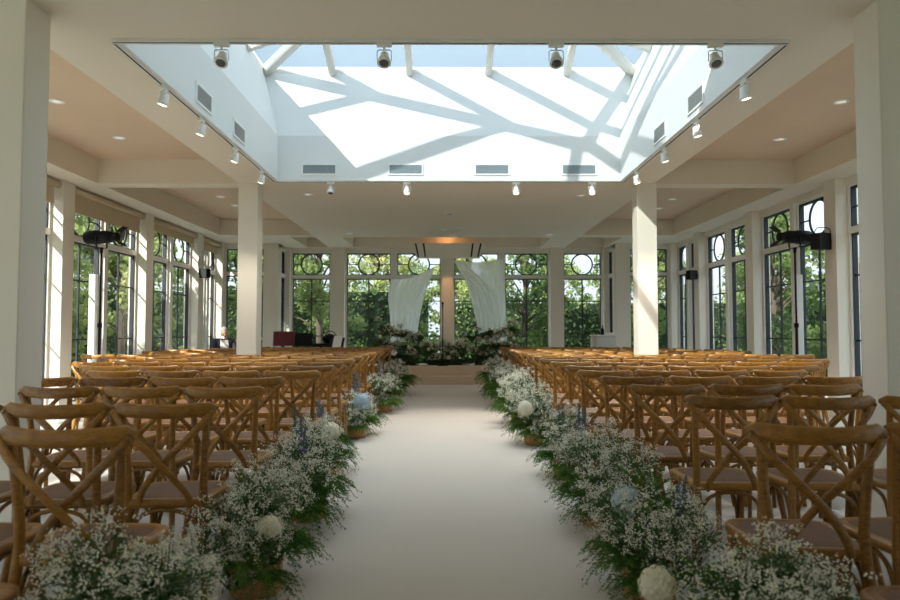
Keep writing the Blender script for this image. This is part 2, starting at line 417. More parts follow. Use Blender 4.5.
def window(origin, ang, w, circ=0.27):
    """local: x along the wall from 0 to w, y outward, z up"""
    wn[0] += 1
    z0, z1, zt0, zt1 = 0.07, HH, 2.56, 2.65
    f, d0, d1 = 0.04, 0.03, 0.13
    mb = MB()
    mb.box((0,d0,z0),(f,d1,z1)); mb.box((w-f,d0,z0),(w,d1,z1)); mb.box((f,d0,z0),(w-f,d1,z0+0.08)); mb.box((f,d0,z1-f),(w-f,d1,z1))
    o = struct('window_%d' % wn[0], mb, M['frame'], None, origin, (0,0,ang))
    obj('transom_rail', MB().box((f,d0-0.01,zt0),(w-f,d1,zt1)), M['frame'], o)
    t = MB(); q = 0.017; y0, y1 = 0.055, 0.125
    for a, b in ((z0+0.08,zt0),(zt1,z1-f)):
        t.box((f,y0,a),(f+q,y1,b)); t.box((w-f-q,y0,a),(w-f,y1,b)); t.box((f+q,y0,a),(w-f-q,y1,a+q)); t.box((f+q,y0,b-q*1.4),(w-f-q,y1,b))
    obj('sash', t, M['dark'], o)
    c = (w/2, 0.09, (zt1+z1-f)/2)
    t = MB()
    if w < 0.8: circ = min(circ, w/2-f-q-0.01)
    t.sweep([(c[0]+circ*math.cos(2*PI*k/32), 0.09, c[2]+circ*math.sin(2*PI*k/32)) for k in range(32)], 0.02, 0.018, (0,1,0), 8, False, True)
    if w/2-f-q > circ:
        t.box((f+q,0.08,c[2]-0.01),(c[0]-circ,0.1,c[2]+0.01)); t.box((c[0]+circ,0.08,c[2]-0.01),(w-f-q,0.1,c[2]+0.01))
    obj('tracery', t, M['dark'], o)
    t = MB(); t.box((w/2-0.016,0.077,z0+0.08),(w/2+0.016,0.103,zt0))
    for zz in (1.98, 1.08): t.box((f+q,0.08,zz-0.012),(w/2-0.016,0.1,zz+0.012)); t.box((w/2+0.016,0.08,zz-0.012),(w-f-q,0.1,zz+0.012))
    obj('muntin', t, M['dark'], o)
    g = MB(); g.box((f,0.086,z0+0.08),(w-f,0.094,zt0)); g.box((f,0.086,zt1),(w-f,0.094,z1-f))
    obj('pane', g, M['glass'], o)
    return o
def bay(s, ya, yb):
    m = (yb-ya)/2; h = 0.06
    struct('mullion', MB().box((s*(XW-0.02),ya+m-h,0.07),(s*(XW+0.15),ya+m+h,HH)), M['frame'])
    for a, b in ((ya,ya+m-h),(ya+m+h,yb)):
        if s < 0: window((-XW, a, 0), R(90), b-a)        # local x -> +Y, local y -> -X
        else: window((XW, b, 0), R(-90), b-a)            # local x -> -Y, local y -> +X
for s, piers in ((-1,PL),(1,PR)):
    pp = [YR+0.02] + piers
    for k in range(len(pp)-1):
        bay(s, pp[k+1]+0.15, pp[k]-0.15)
window((-XW+0.14, YR+0.02, 0), 0, XW-0.14-4.44); window((4.44, YR+0.02, 0), 0, XW-0.14-4.44)
window((-XN, YR+0.32, 0), R(90), YB-0.12-YR-0.32); window((XN, YB-0.12, 0), R(-90), YB-0.12-YR-0.32)
for a, b in ((-XN+0.08,-2.98),(-2.62,-1.42),(-1.32,-0.13),(0.15,1.36),(1.46,2.64),(2.98,XN-0.08)):
    window((a, YB, 0), 0, b-a)
for a, b in ((-5.41,-2.9),):  # unseen window pair added behind the camera to brighten the left foreground
    m_ = (a+b)/2
    struct('mullion', MB().box((m_-0.06,Y0-0.2,0.07),(m_+0.06,Y0+0.02,HH)), M['frame'])
    window((m_-0.06, Y0, 0), R(180), m_-0.06-a); window((b, Y0, 0), R(180), b-m_-0.06)
for a in (-1.42, 1.36): struct('mullion', MB().box((a,YB-0.03,0.07),(a+0.10,YB+0.2,HH)), M['frame'])

# roller blinds on the left wall
for k, (drop, side) in enumerate(((0.16,0),(0.12,0),(0.25,0),(0.22,0))):
    a, b = (([YR+0.02]+PL)[k+1]+0.17, ([YR+0.02]+PL)[k]-0.17)
    t = thing('roller_blind', 'beige roller blind on the left wall, %s bay from the back' % ['first','second','third','fourth'][k], 'blind', (-XW+0.075, a, 3.24), 0, 'roller blinds on the left wall')
    obj('roller', MB().tube([(0,0.02,0.035),(0,b-a-0.02,0.035)], 0.048, 14), M['blind'], t)
    obj('blind_fabric', MB().box((-0.048,0.03,-drop),(-0.045,b-a-0.03,0.035)), M['blind'], t)
    obj('bottom_bar', MB().box((-0.055,0.03,-drop-0.02),(-0.038,b-a-0.03,-drop)), M['blind'], t)

TRK, DWN = 36.0, 7.0
def lamp(name, typ, loc, energy, col, size=0.1, rot=None, spot=None):
    l = bpy.data.lights.new(name, typ); l.energy = energy; l.color = col
    if typ == 'AREA': l.size = size
    else: l.shadow_soft_size = size
    if spot: l.spot_size = spot; l.spot_blend = 0.6
    o = bpy.data.objects.new(name, l); COL.objects.link(o); o.location = loc
    if rot: o.rotation_euler = rot
    return o

# ------------------------------------------------------------------ vents in the well and under the ceiling
def vent(w, h, label, loc, rot, group):
    t = thing('air_vent', label, 'vent', loc, 0, group); t.rotation_euler = rot
    f = 0.022; mb = MB()
    mb.box((-w/2,-0.012,-h/2),(w/2,0,-h/2+f)); mb.box((-w/2,-0.012,h/2-f),(w/2,0,h/2)); mb.box((-w/2,-0.012,-h/2+f),(-w/2+f,0,h/2-f)); mb.box((w/2-f,-0.012,-h/2+f),(w/2,0,h/2-f))
    obj('vent_frame', mb, M['white'], t)
    obj('vent_back', MB().box((-w/2+f,-0.003,-h/2+f),(w/2-f,0,h/2-f)), M['vent_dark'], t)
    sl = MB(); n = max(4, int((h-2*f)/0.016))
    for i in range(n):
        z = -h/2+f+(i+0.5)*(h-2*f)/n
        sl.cbox((0,-0.007,z), (w-2*f,0.010,0.003), Matrix.Rotation(R(35),3,'X'))
    obj('vent_slat', sl, M['white'] if rot[2] else M['vent_dark'], t)
for k, X in enumerate((-1.805,-0.585,0.635,1.865)):
    vent(0.50, 0.165, 'white rimmed air grille on the back face of the skylight well, %s from the left' % ['first','second','third','fourth'][k], (X,OY1,3.49), (0,0,0), 'grilles in the skylight well')
for s, X, nm in ((-1,OX0,'left'),(1,OX1,'right')):
    for k, Y in enumerate((6.79, 7.95)):
        vent(0.45, 0.20, 'white air grille on the %s face of the skylight well, %s to the camera' % (nm, ['closer','further']  [k]), (X,Y,3.49), (0,0,R(90) if s < 0 else R(-90)), 'grilles in the skylight well')

# ------------------------------------------------------------------ lighting tracks and spots
def track(p, q, label):
    t = thing('light_track', label, 'light track', (0,0,0), 0, 'lighting tracks round the skylight')
    p, q = Vector(p), Vector(q); d = (q-p).normalized(); sd = Vector((-d.y,d.x,0))
    def strip(w, z0, z1):
        vs = [p-sd*w, p+sd*w, q+sd*w, q-sd*w]
        return MB().add([v+Vector((0,0,z0)) for v in vs]+[v+Vector((0,0,z1)) for v in vs], [(0,3,2,1),(4,5,6,7),(0,1,5,4),(1,2,6,5),(2,3,7,6),(3,0,4,7)])
    obj('rail', strip(0.019,-0.022,0), M['white'], t)
    obj('groove', strip(0.008,-0.0225,-0.0215), M['black'], t)
tx0, tx1, ty0, ty1 = OX0-0.055, OX1+0.055, OY0-0.055, OY1+0.055
track((tx0,ty0+0.03,HC),(tx0,ty1-0.03,HC),'lighting track along the left edge of the skylight opening')
track((tx1,ty0+0.03,HC),(tx1,ty1-0.03,HC),'lighting track along the right edge of the skylight opening')
track((tx0,ty0,HC),(tx1,ty0,HC),'lighting track along the skylight edge closest to the camera')
track((tx0,ty1,HC),(tx1,ty1,HC),'lighting track along the far edge of the skylight opening')
def spot_mesh():
    head = MB(); head.lathe([(0.028,0.085),(0.040,0.075),(0.045,0.03),(0.062,-0.02),(0.066,-0.045),(0.060,-0.048)], (0,0,0), 20)
    lens = MB(); lens.lathe([(0.055,-0.046),(0.03,-0.052),(0.004,-0.055)], (0,0,0), 16)
    return head.mesh('spot_head'), lens.mesh('spot_lens')
H_, L_ = spot_mesh(); H_.materials.append(M['white'])
Lon, Loff = L_, L_.copy(); Lon.materials.append(M['lens']); Loff.materials.append(M['lens_off'])
ORD = ['first','second','third','fourth','fifth','sixth','seventh','eighth','ninth','tenth','eleventh','twelfth','thirteenth','fourteenth','fifteenth','sixteenth']
def spot(x, y, yaw, tilt, label, on=True):
    t = thing('track_spotlight', label, 'spotlight', (x,y,HC-0.022), yaw, 'track spotlights round the skylight')
    obj('adapter', MB().box((-0.055,-0.018,-0.026),(0.055,0.018,0)), M['white'], t)
    y_ = MB(); y_.tube([(0,0,-0.026),(0,0,-0.05)], 0.009, 8)
    y_.sweep([(-0.052,0,-0.13),(-0.052,0,-0.062),(-0.042,0,-0.052),(0.042,0,-0.052),(0.052,0,-0.062),(0.052,0,-0.13)], 0.003, 0.010, (0,1,0), 6)
    obj('bracket', y_, M['white'], t)
    h = put('lamp_head', H_, t, (0,0,-0.125), (tilt,0,0), 0.78)
    put('lens', Lon if on else Loff, h)
    if on:
        d_ = Matrix.Rotation(yaw,3,'Z') @ Matrix.Rotation(tilt,3,'X') @ Vector((0,0,-1))
        lamp('track_light','SPOT',(x+d_.x*0.07,y+d_.y*0.07,HC-0.147+d_.z*0.07),TRK,(1.0,0.90,0.77),0.04,d_.to_track_quat('-Z','Y').to_euler(),R(95))
for k, Y in enumerate((5.97,6.89,8.0,9.15)): spot(tx0,Y,R(90),R(18),'white track spotlight on the left skylight edge, %s from the camera' % ORD[k])
for k, Y in enumerate((5.79,6.92,7.97,9.15)): spot(tx1,Y,R(90),R(-14),'white track spotlight on the right skylight edge, %s from the camera' % ORD[k])
for k, X in enumerate((-1.65,-0.46,0.80,1.97)): spot(X,ty0,0,R(-30),'white track spotlight against the sky panes, %s from the left' % ORD[k], False)
for k, X in enumerate((-1.65,-0.57,0.98,2.06)): spot(X,ty1,0,R(-20),'white track spotlight below the back grilles, %s from the left' % ORD[k], k > 0)
# recessed downlights
def downlight(x, y, z, label):
    t = thing('recessed_downlight', label, 'downlight', (x,y,z), 0, 'recessed downlights')
    obj('ring', MB().lathe([(0.052,-0.004),(0.075,-0.008),(0.085,-0.004),(0.085,0.0)], (0,0,0), 24), M['white'], t)
    lamp('down_light','SPOT',(x,y,z-0.015),DWN,(1.0,0.90,0.77),0.04,(0,0,0),R(130))
    obj('lens', MB().lathe([(0.05,-0.005),(0.02,-0.0055),(0.004,-0.006)], (0,0,0), 20), M['down'], t)
zt_ = HT-0.012
for x,y,z,l in ((-4.22,8.93,zt_,'recessed downlight in the tan ceiling recess beside the left front column'),(-4.23,7.5,zt_,'recessed downlight just right of the left front column'),
        (4.32,8.97,zt_,'recessed downlight in the tan ceiling recess at the upper right'),(4.28,7.48,zt_,'recessed downlight beside the right front column'),
        (-4.2,12.9,zt_,'recessed downlight in the far left recess, closer of two'),(-4.2,13.8,zt_,'recessed downlight in the far left recess, further of two'),
        (4.25,13.1,zt_,'recessed downlight in the far right recess, closer of two'),(4.3,14.1,zt_,'recessed downlight in the far right recess, further of two'),
        (-2.16,10.85,HC,'recessed downlight on the flat ceiling behind the skylight near the left column'),(-2.14,15.2,HC,'recessed downlight on the flat ceiling far back on the left'),
        (2.26,15.4,HC,'recessed downlight on the flat ceiling far back on the right'),(2.1,10.9,HC,'recessed downlight on the flat ceiling behind the skylight near the right column')):
    downlight(x,y,z,l)
t = thing('ceiling_diffuser', 'flat oval air diffuser in the ceiling above the far aisle', 'vent', (0.05,14.8,HC))
obj('diffuser_rim', MB().lathe([(0.11,-0.02),(0.17,-0.018),(0.21,-0.006),(0.21,0)], (0,0,0), 28), M['white'], t)
obj('diffuser_disc', MB().lathe([(0.10,-0.03),(0.06,-0.034),(0.004,-0.036)], (0,0,0), 24), M['white'], t)
t = thing('ceiling_diffuser', 'small round air diffuser in the ceiling midway along the aisle', 'vent', (0.05,12.6,HC))
obj('diffuser_rim', MB().lathe([(0.07,-0.016),(0.10,-0.014),(0.12,-0.006),(0.12,0)], (0,0,0), 28), M['white'], t)
obj('diffuser_disc', MB().lathe([(0.06,-0.02),(0.04,-0.024),(0.004,-0.026)], (0,0,0), 24), M['vent_dark'], t)

# ------------------------------------------------------------------ chairs
def rpoly(pts, rad, n=6):
    out = []; N = len(pts)
    for i in range(N):
        p0, p, p1 = Vector(pts[i-1]), Vector(pts[i]), Vector(pts[(i+1)%N])
        r = rad[i]; a = p + (p0-p).normalized()*r; b = p + (p1-p).normalized()*r
        for k in range(n+1):
            t = k/n; q = a*(1-t)**2 + p*2*t*(1-t) + b*t*t
            out.append((q.x,q.y))
    return out
SEAT = rpoly([(-0.175,0.02),(0.175,0.02),(0.222,0.43),(-0.222,0.43)], [0.03,0.03,0.12,0.12])
def seat_mb():
    mb = MB(); n = len(SEAT); c = Vector((0,0.225))
    def sc(k): return [(c.x+(x-c.x)*k, c.y+(y-c.y)*k) for x,y in SEAT]
    rings = [(sc(0.93),0.425),(sc(0.985),0.43),(sc(1.0),0.442),(sc(0.99),0.458),(sc(0.955),0.464),(sc(0.80),0.463),(sc(0.79),0.456)]
    vs = [(x,y,z) for r,z in rings for x,y in r]; fs = [tuple(range(n))[::-1]]
    for i in range(len(rings)-1):
        for k in range(n): fs.append((i*n+k,i*n+(k+1)%n,(i+1)*n+(k+1)%n,(i+1)*n+k))
    mb.add(vs, fs, True); return mb
def pad_mb():
    c = Vector((0,0.225)); P = [(c.x+(x-c.x)*0.80, c.y+(y-c.y)*0.80) for x,y in SEAT]; P2 = [(c.x+(x-c.x)*0.6, c.y+(y-c.y)*0.6) for x,y in SEAT]
    n = len(P); mb = MB()
    vs = [(x,y,0.455) for x,y in P]+[(x,y,0.463) for x,y in P]+[(x,y,0.466) for x,y in P2]
    fs = [tuple(range(n))[::-1]]+[(k,(k+1)%n,n+(k+1)%n,n+k) for k in range(n)]+[(n+k,n+(k+1)%n,2*n+(k+1)%n,2*n+k) for k in range(n)]+[tuple(2*n+k for k in range(n))]
    return mb.add(vs, fs, False)
def bez(pts, n=14):
    """smooth curve through points (Catmull-Rom)"""
    P = [Vector(p) for p in pts]; P = [2*P[0]-P[1]]+P+[2*P[-1]-P[-2]]; out = []
    seg = len(P)-3
    for i in range(seg):
        for k in range(n if i < seg-1 else n+1):
            t = k/n; a,b,c,d = P[i:i+4]
            out.append(0.5*((2*b)+(c-a)*t+(2*a-5*b+4*c-d)*t*t+(3*b-a-3*c+d)*t**3))
    return out
def rear_leg(s): 
    p = bez([(s*0.205,-0.055,0.0),(s*0.185,0.0,0.22),(s*0.168,0.035,0.44),(s*0.166,0.035,0.58),(s*0.183,0.008,0.85)], 6); N = len(p)
    return MB().sweep(p, [0.0145+0.005*math.sin(PI*i/(N-1)) for i in range(N)], [0.0145+0.004*math.sin(PI*i/(N-1)) for i in range(N)], (0,1,0), 10)
def front_leg(s):
    return MB().sweep([(s*0.185,0.40,0.0),(s*0.183,0.392,0.1),(s*0.178,0.375,0.30),(s*0.175,0.37,0.43)], [0.013,0.015,0.019,0.021], [0.013,0.015,0.019,0.021], (0,1,0), 10)
def rail_mb():
    p = []; a = []; b = []
    for i in range(17):
        x = -0.232+0.464*i/16; u = abs(x)/0.232
        p.append((x, -0.045+0.062*u*u, 0.858+0.012*(u*u)))
        e = 1.0 if u < 0.86 else max(0.25, math.sqrt(max(0.0, 1-((u-0.86)/0.145)**2)))
        a.append(0.031*e); b.append(0.0145*(0.55+0.45*e))
    return MB().sweep(p, a, b, (0,1,0), 12)
def brace(s):
    p = bez([(s*0.222,-0.004,0.862),(s*0.15,-0.036,0.775),(0,-0.026+0.009*s,0.625),(-s*0.075,-0.003,0.53),(-s*0.108,0.02,0.470),(-s*0.112,0.022,0.438)], 5)
    mb = MB().sweep(p, 0.0155, 0.0055, (0,1,0), 8, True)
    mb.lathe([(0.006,0),(0.006,0.004),(0.003,0.006)], (s*0.218,-0.013,0.855), 8, Matrix.Rotation(R(90),3,'X'))
    return mb
def arch(kind):
    q = [(-1,0.16),(-0.97,0.25),(-0.86,0.335),(-0.6,0.395),(0,0.418),(0.6,0.395),(0.86,0.335),(0.97,0.25),(1,0.16)]
    if kind == 'rear': P = [(0.165*u, 0.034, z) for u,z in q]; ref = (0,1,0)
    elif kind == 'front': P = [(0.158*u, 0.368, z) for u,z in q]; ref = (0,1,0)
    else:
        s = 1 if kind == 'r' else -1
        P = [(s*(0.172), 0.20+0.16*u, z) for u,z in q]; ref = (1,0,0)
    return MB().sweep(bez(P,3), 0.0095, 0.009, ref, 8)
def make_chair(label, loc, rz, group, full=True):
    t = thing('cross_back_chair', label, 'chair', loc, rz, group)
    seat = obj('seat', seat_mb(), M['wood'], t)
    obj('woven_pad', pad_mb(), M['cane'], seat)['label'] = 'brown woven cane seat pad'
    for s in (-1,1): obj('leg', rear_leg(s), M['wood'], t)
    for s in (-1,1): obj('leg', front_leg(s), M['wood'], t)
    obj('top_rail', rail_mb(), M['wood'], t)
    for s in (-1,1): obj('cross_brace', brace(s), M['wood'], t)
    if full:
        for k in ('rear','front','l','r'): obj('arch_brace', arch(k), M['wood'], t)
    else:
        mb = MB()
        for k in ('rear','front','l','r'): a_ = arch(k); mb.add(a_.v, a_.f, True)
        obj('arch_brace', mb, M['wood'], t)
    return t
YL = [1.70,2.36,3.11,4.02,4.84,5.65,6.45,7.25,8.02,8.78,9.54,10.43,11.3,12.2,13.1,13.95]
YRt = [1.66,2.40,3.43,4.18,4.95,5.72,6.45,7.25,8.0,8.78,9.54,10.43,11.3,12.2,13.1,13.95]
XL = {0:-1.45,1:-1.262,2:-1.245,3:-1.263,4:-1.345}
XR = {0:1.39,1:1.255,2:1.39,3:1.30,4:1.31}
NL = [1,3,3,3,4,4,5,6,6,7,8,7,8,8,7,6]
NR = [1,3,4,3,4,4,5,6,7,7,8,7,8,8,7,6]
proto = {}
SEATW = ['on the aisle','second from the aisle','third from the aisle','fourth from the aisle','fifth from the aisle','sixth from the aisle','seventh from the aisle','eighth from the aisle']
for side, YY, X0, NN, nm in ((-1,YL,XL,NL,'left'),(1,YRt,XR,NR,'right')):
    for r, Y in enumerate(YY):
        x0 = X0.get(r, side*1.275+rnd.uniform(-0.03,0.03))
        pitch = 0.476 if r < 10 else 0.497 if r == 10 else 0.487
        for j in range(NN[r]):
            x = x0 + side*pitch*j + rnd.uniform(-0.008,0.008); y = Y + rnd.uniform(-0.02,0.02)
            rz = R(rnd.uniform(-1.8,1.8))
            if side == 1 and r == 1 and j == 0: rz = R(-6); 
            rowname = 'row %s from the camera' % ORD[r]
            label = 'wooden cross-back chair %s of the aisle, %s row from the camera, %s' % (nm, ORD[r], SEATW[j])
            group = 'wooden chairs %s of the aisle' % nm
            full = r < 9
            if full not in proto: proto[full] = make_chair(label, (x,y,0), rz, group, full)
            else: dup(proto[full], (x,y,0), rz, label, group)

# ------------------------------------------------------------------ flowers
def rdir(rg):
    while True:
        v = Vector((rg.uniform(-1,1),rg.uniform(-1,1),rg.uniform(-1,1)))
        if 0.05 < v.length < 1: return v.normalized()
def gyp_mesh(seed, nb=70, fs=0.019):
    """a cloud of tiny double flowers on thin branching stems, unit radius"""
    rg = random.Random(seed); fl = MB(); st_ = MB()
    for i in range(nb):
        d = rdir(rg); d.z = abs(d.z)*1.0 - 0.22
        d.normalize(); tip = d*rg.uniform(0.62,1.0)
        base = Vector((d.x*0.12,d.y*0.12,-0.55))
        mid = base.lerp(tip,0.55)+Vector((0,0,0.12))
        if i % 2 == 0: st_.tube([base,mid,tip], [0.010,0.008,0.005], 3)
        for k in range(rg.randint(11,17)):
            p = tip + rdir(rg)*rg.uniform(0.02,0.145)
            s = fs*rg.uniform(0.65,1.3)
            a = rdir(rg); b = a.cross(rdir(rg)).normalized(); c = a.cross(b)
            fl.add([p+b*s,p+c*s,p-b*s,p-c*s,p+a*s*0.8,p-a*s*0.8], [(0,1,4),(1,2,4),(2,3,4),(3,0,4),(1,0,5),(2,1,5),(3,2,5),(0,3,5)])
    for i in range(330):
        d = rdir(rg); d.z = abs(d.z)-0.35; p = d*rg.uniform(0.1,0.78); a = (d+rdir(rg)*0.7).normalized(); b = a.cross(rdir(rg)).normalized()*0.022; l = rg.uniform(0.12,0.26)
        st_.add([p,p+a*l*0.5+b,p+a*l,p+a*l*0.5-b],[(0,1,2,3)])
    return fl, st_
GY = []
for sd in (1,2,3,4):
    fl, st_ = gyp_mesh(sd, 85 if sd < 3 else 70)
    GY.append((fl.mesh('baby_breath', M['gyp']), st_.mesh('baby_breath_stem', M['stem'])))
GYF = []
for sd in (11,12):
    fl, st_ = gyp_mesh(sd, 55, 0.034)
    GYF.append((fl.mesh('baby_breath', M['gyp']), st_.mesh('baby_breath_stem', M['stem'])))
def fern_mesh(seed, nf=30, droop=0.5, up=0.5, mat='fern', ll=0.085):
    """feathery fronds of fine needles, unit reach"""
    rg = random.Random(seed); mb = MB()
    for i in range(nf):
        az = rg.uniform(0,2*PI); el = rg.uniform(-0.1,1.2)*up
        d = Vector((math.cos(az)*math.cos(el), math.sin(az)*math.cos(el), math.sin(el)+0.25)).normalized()
        L = rg.uniform(0.6,1.05); P = []
        for k in range(13):
            t = k/12; P.append(d*(L*t)+Vector((0,0,-droop*t*t*L*rg.uniform(0.9,1.1))))
        mb.tube(P, [0.008*(1-0.8*k/12) for k in range(13)], 3)
        for k in range(2,13):
            tan = (P[k]-P[k-1]).normalized(); sd = tan.cross(Vector((0,0,1)))
            if sd.length < 1e-3: sd = Vector((1,0,0))
            sd.normalize(); nr = sd.cross(tan)
            for m_ in range(6):
                s_ = 1 if m_ % 2 else -1
                dr = (sd*s_*rg.uniform(0.6,1)+tan*rg.uniform(0.3,0.9)+nr*rg.uniform(-0.45,0.45)).normalized()
                l = ll*rg.uniform(0.6,1.3)*(1.15-0.5*k/12); p = P[k-1].lerp(P[k],rg.random())
                w = dr.cross(rdir(rg)).normalized()*0.011
                mb.add([p-w*0.4,p+dr*l*0.5-w,p+dr*l,p+dr*l*0.5+w], [(0,1,2,3)])
    return mb.mesh('fern_foliage', M[mat])
FN = [fern_mesh(5,34,0.6,0.5), fern_mesh(6,36,0.8,0.45), fern_mesh(8,24,0.2,0.95)]
DK = [fern_mesh(21,40,0.35,0.9,'dkleaf',0.17), fern_mesh(22,40,0.5,0.7,'dkleaf',0.17)]
def hyd_mesh(seed, mat):
    rg = random.Random(seed); mb = MB()
    mb.ball((0,0,0), 0.86, 12, 8)
    N = 130
    for i in range(N):
        z = 1-2*(i+0.5)/N; ph = i*2.39996; r_ = math.sqrt(1-z*z)
        d = Vector((r_*math.cos(ph), r_*math.sin(ph), z)); a = d.cross(rdir(rg)).normalized(); b = d.cross(a)
        p = d*rg.uniform(0.9,1.04)
        for k in range(4):
            th = k*PI/2+rg.uniform(-0.2,0.2); u = a*math.cos(th)+b*math.sin(th); w = a*math.cos(th+PI/2)+b*math.sin(th+PI/2)
            s = 0.17*rg.uniform(0.8,1.2)
            mb.add([p, p+u*s*0.6+w*s*0.5+d*0.03, p+u*s*1.15+d*rg.uniform(-0.01,0.07), p+u*s*0.6-w*s*0.5+d*0.03], [(0,1,2,3)])
    return mb.mesh('hydrangea', M[mat])
HW, HB = hyd_mesh(31,'hyd_white'), hyd_mesh(32,'hyd_blue')
def spike_mesh(seed):
    rg = random.Random(seed); st_ = MB(); fl = MB()
    for i in range(5):
        x, y = rg.uniform(-0.1,0.1), rg.uniform(-0.1,0.1); h = rg.uniform(0.75,1.0)
        st_.tube([(x*0.3,y*0.3,0),(x,y,h)], 0.008, 4)
        for k in range(34):
            t = 0.35+0.65*k/34; p = Vector((x*(0.3+0.7*t),y*(0.3+0.7*t),h*t))+rdir(rg)*0.05*(1.25-t)
            d = rdir(rg); b = d.cross(rdir(rg)).normalized(); s = 0.03*(1.3-0.8*t)
            fl.add([p+b*s,p+d.cross(b)*s,p-b*s,p-d.cross(b)*s,p+d*s*0.7,p-d*s*0.7],[(0,1,4),(1,2,4),(2,3,4),(3,0,4),(1,0,5),(2,1,5),(3,2,5),(0,3,5)])
    return fl.mesh('delphinium', M['delph']), st_.mesh('delphinium_stem', M['stem'])
SPK, SPS = spike_mesh(41)
def pot_mesh():
    mb = MB(); prof = [(0.105,0.0),(0.118,0.01),(0.122,0.06),(0.12,0.125),(0.125,0.14),(0.118,0.142),(0.108,0.138),(0.104,0.11)]
    mb.lathe(prof, (0,0,0), 28)
    return mb.mesh('wooden_pot', M['log'])
POT = pot_mesh(); FOAM = MB().lathe([(0.10,0.09),(0.095,0.13),(0.06,0.16),(0.01,0.17)], (0,0,0), 16).mesh('moss', M['soil'])
def arrangement(name, label, x, y, gyp, ferns, hyds=(), spikes=(), pot=True, lib=None, z=0.012, group='flower arrangements along the aisle', cat='flower arrangement', fernlib=None):
    """gyp: (dx,dy,dz,r); ferns: (dx,dy,dz,r,kind); hyds: (dx,dy,dz,r,'w'|'b'); spikes: (dx,dy,dz,h)"""
    lib = lib or GY; fernlib = fernlib or FN
    x += (0.06 if x > 0 else -0.06)
    t = thing(name, label, cat, (x,y,z), 0, group)
    if pot:
        p = put('wooden_pot', POT, t); put('moss', FOAM, p)
    sd_ = 1 if x > 0 else -1
    def inn(a): return a*0.75 if (a*sd_ > 0 and pot) else a
    if pot: gyp = list(gyp)+[(0.03*sd_,0.2,0.2,0.17),(0.06*sd_,-0.21,0.17,0.16)]
    for i, (a,b,c,r) in enumerate(gyp):
        a = inn(a)
        m, s_ = lib[rnd.randrange(len(lib))]
        o = put('baby_breath', m, t, (a,b,c), (0,0,rnd.uniform(0,6.28)), (r,r,r*0.9)); o['kind'] = 'stuff'
        put('baby_breath_stem', s_, o)
    if pot: ferns = list(ferns)+[(-0.10*sd_,0.24,0.15,0.26,1),(-0.11*sd_,-0.24,0.14,0.25,1),(-0.12*sd_,0.0,0.17,0.24,0)]
    for (a,b,c,r,k) in ferns:
        o = put('fern_foliage', fernlib[k], t, (a,b,c), (0,0,rnd.uniform(0,6.28)), r*(0.82 if pot else 1.0)); o['kind'] = 'stuff'
    for (a,b,c,r,k) in hyds:
        o = put('hydrangea', HW if k == 'w' else HB, t, (a,b,c), (rnd.uniform(-.5,.5),rnd.uniform(-.5,.5),rnd.uniform(0,6)), r)
        o['label'] = 'cream white hydrangea head' if k == 'w' else 'pale blue hydrangea head'
    for (a,b,c,h) in spikes:
        a = inn(a)
        o = put('delphinium', SPK, t, (a,b,c), (rnd.uniform(-.12,.12),rnd.uniform(-.12,.12),rnd.uniform(0,6)), (h*1.0,h*1.0,h)); put('delphinium_stem', SPS, o)
    return t
# left of the aisle
arrangement('flower_arrangement','baby\'s breath and fern arrangement closest to the camera, left of the aisle',-0.90,2.10,
    [(-0.18,0.12,0.47,0.20),(-0.10,-0.02,0.40,0.21),(0.10,0.08,0.42,0.19),(-0.22,-0.08,0.30,0.2),(0.06,0.22,0.40,0.16),(0.10,-0.12,0.24,0.19)],
    [(0.05,0.1,0.36,0.26,0),(0.12,0.0,0.2,0.3,1),(-0.05,0.15,0.35,0.28,2),(0.2,0.2,0.2,0.24,1)])
arrangement('flower_arrangement','baby\'s breath arrangement in a wooden pot with one low cream hydrangea, left of the aisle',-0.82,3.28,
    [(-0.12,-0.1,0.34,0.20),(0.02,0.0,0.38,0.19),(-0.10,0.22,0.42,0.2),(0.06,-0.22,0.26,0.17),(-0.16,-0.28,0.26,0.17)],
    [(0.1,-0.05,0.26,0.28,1),(0.05,0.15,0.3,0.3,0),(0.0,-0.3,0.22,0.3,1),(-0.05,0.0,0.38,0.24,2),(0.12,0.3,0.16,0.26,1)],
    [(0.10,-0.15,0.33,0.055,'w')])
arrangement('flower_arrangement','tall mixed arrangement with blue-grey flower spikes and baby\'s breath, left of the aisle',-0.84,4.55,
    [(-0.1,-0.1,0.40,0.22),(0.05,0.05,0.38,0.22),(-0.06,0.3,0.42,0.2),(0.08,-0.3,0.3,0.2),(-0.14,-0.36,0.32,0.2),(0.0,-0.55,0.26,0.19)],
    [(0.12,-0.2,0.2,0.3,1),(0.12,0.1,0.22,0.3,1),(0,0.2,0.35,0.28,0),(0.1,-0.5,0.16,0.3,1)], (), [(-0.12,0.2,0.2,0.5),(-0.05,-0.1,0.2,0.42)])
arrangement('flower_arrangement','arrangement with one round cream hydrangea and green fern, left of the aisle',-0.95,5.85,
    [(-0.12,-0.05,0.36,0.2),(-0.02,0.2,0.34,0.18),(-0.08,-0.32,0.36,0.2)],
    [(0.08,-0.05,0.3,0.3,0),(0.1,-0.25,0.22,0.3,1),(0.05,0.2,0.25,0.28,1),(0.02,-0.1,0.34,0.28,0)],
    [(0.07,-0.14,0.38,0.08,'w')], [(-0.13,0.25,0.18,0.45)])
arrangement('flower_arrangement','baby\'s breath dome topped with a pale blue hydrangea, left of the aisle',-0.98,8.0,
    [(-0.08,0.0,0.30,0.26),(0.05,-0.06,0.27,0.23),(-0.12,-0.2,0.26,0.22),(0.0,0.2,0.34,0.22)],
    [(0.14,0.15,0.18,0.28,1),(0.16,0.35,0.2,0.3,1)], [(0.09,-0.16,0.41,0.095,'b')], [(-0.06,0.3,0.2,0.55)])
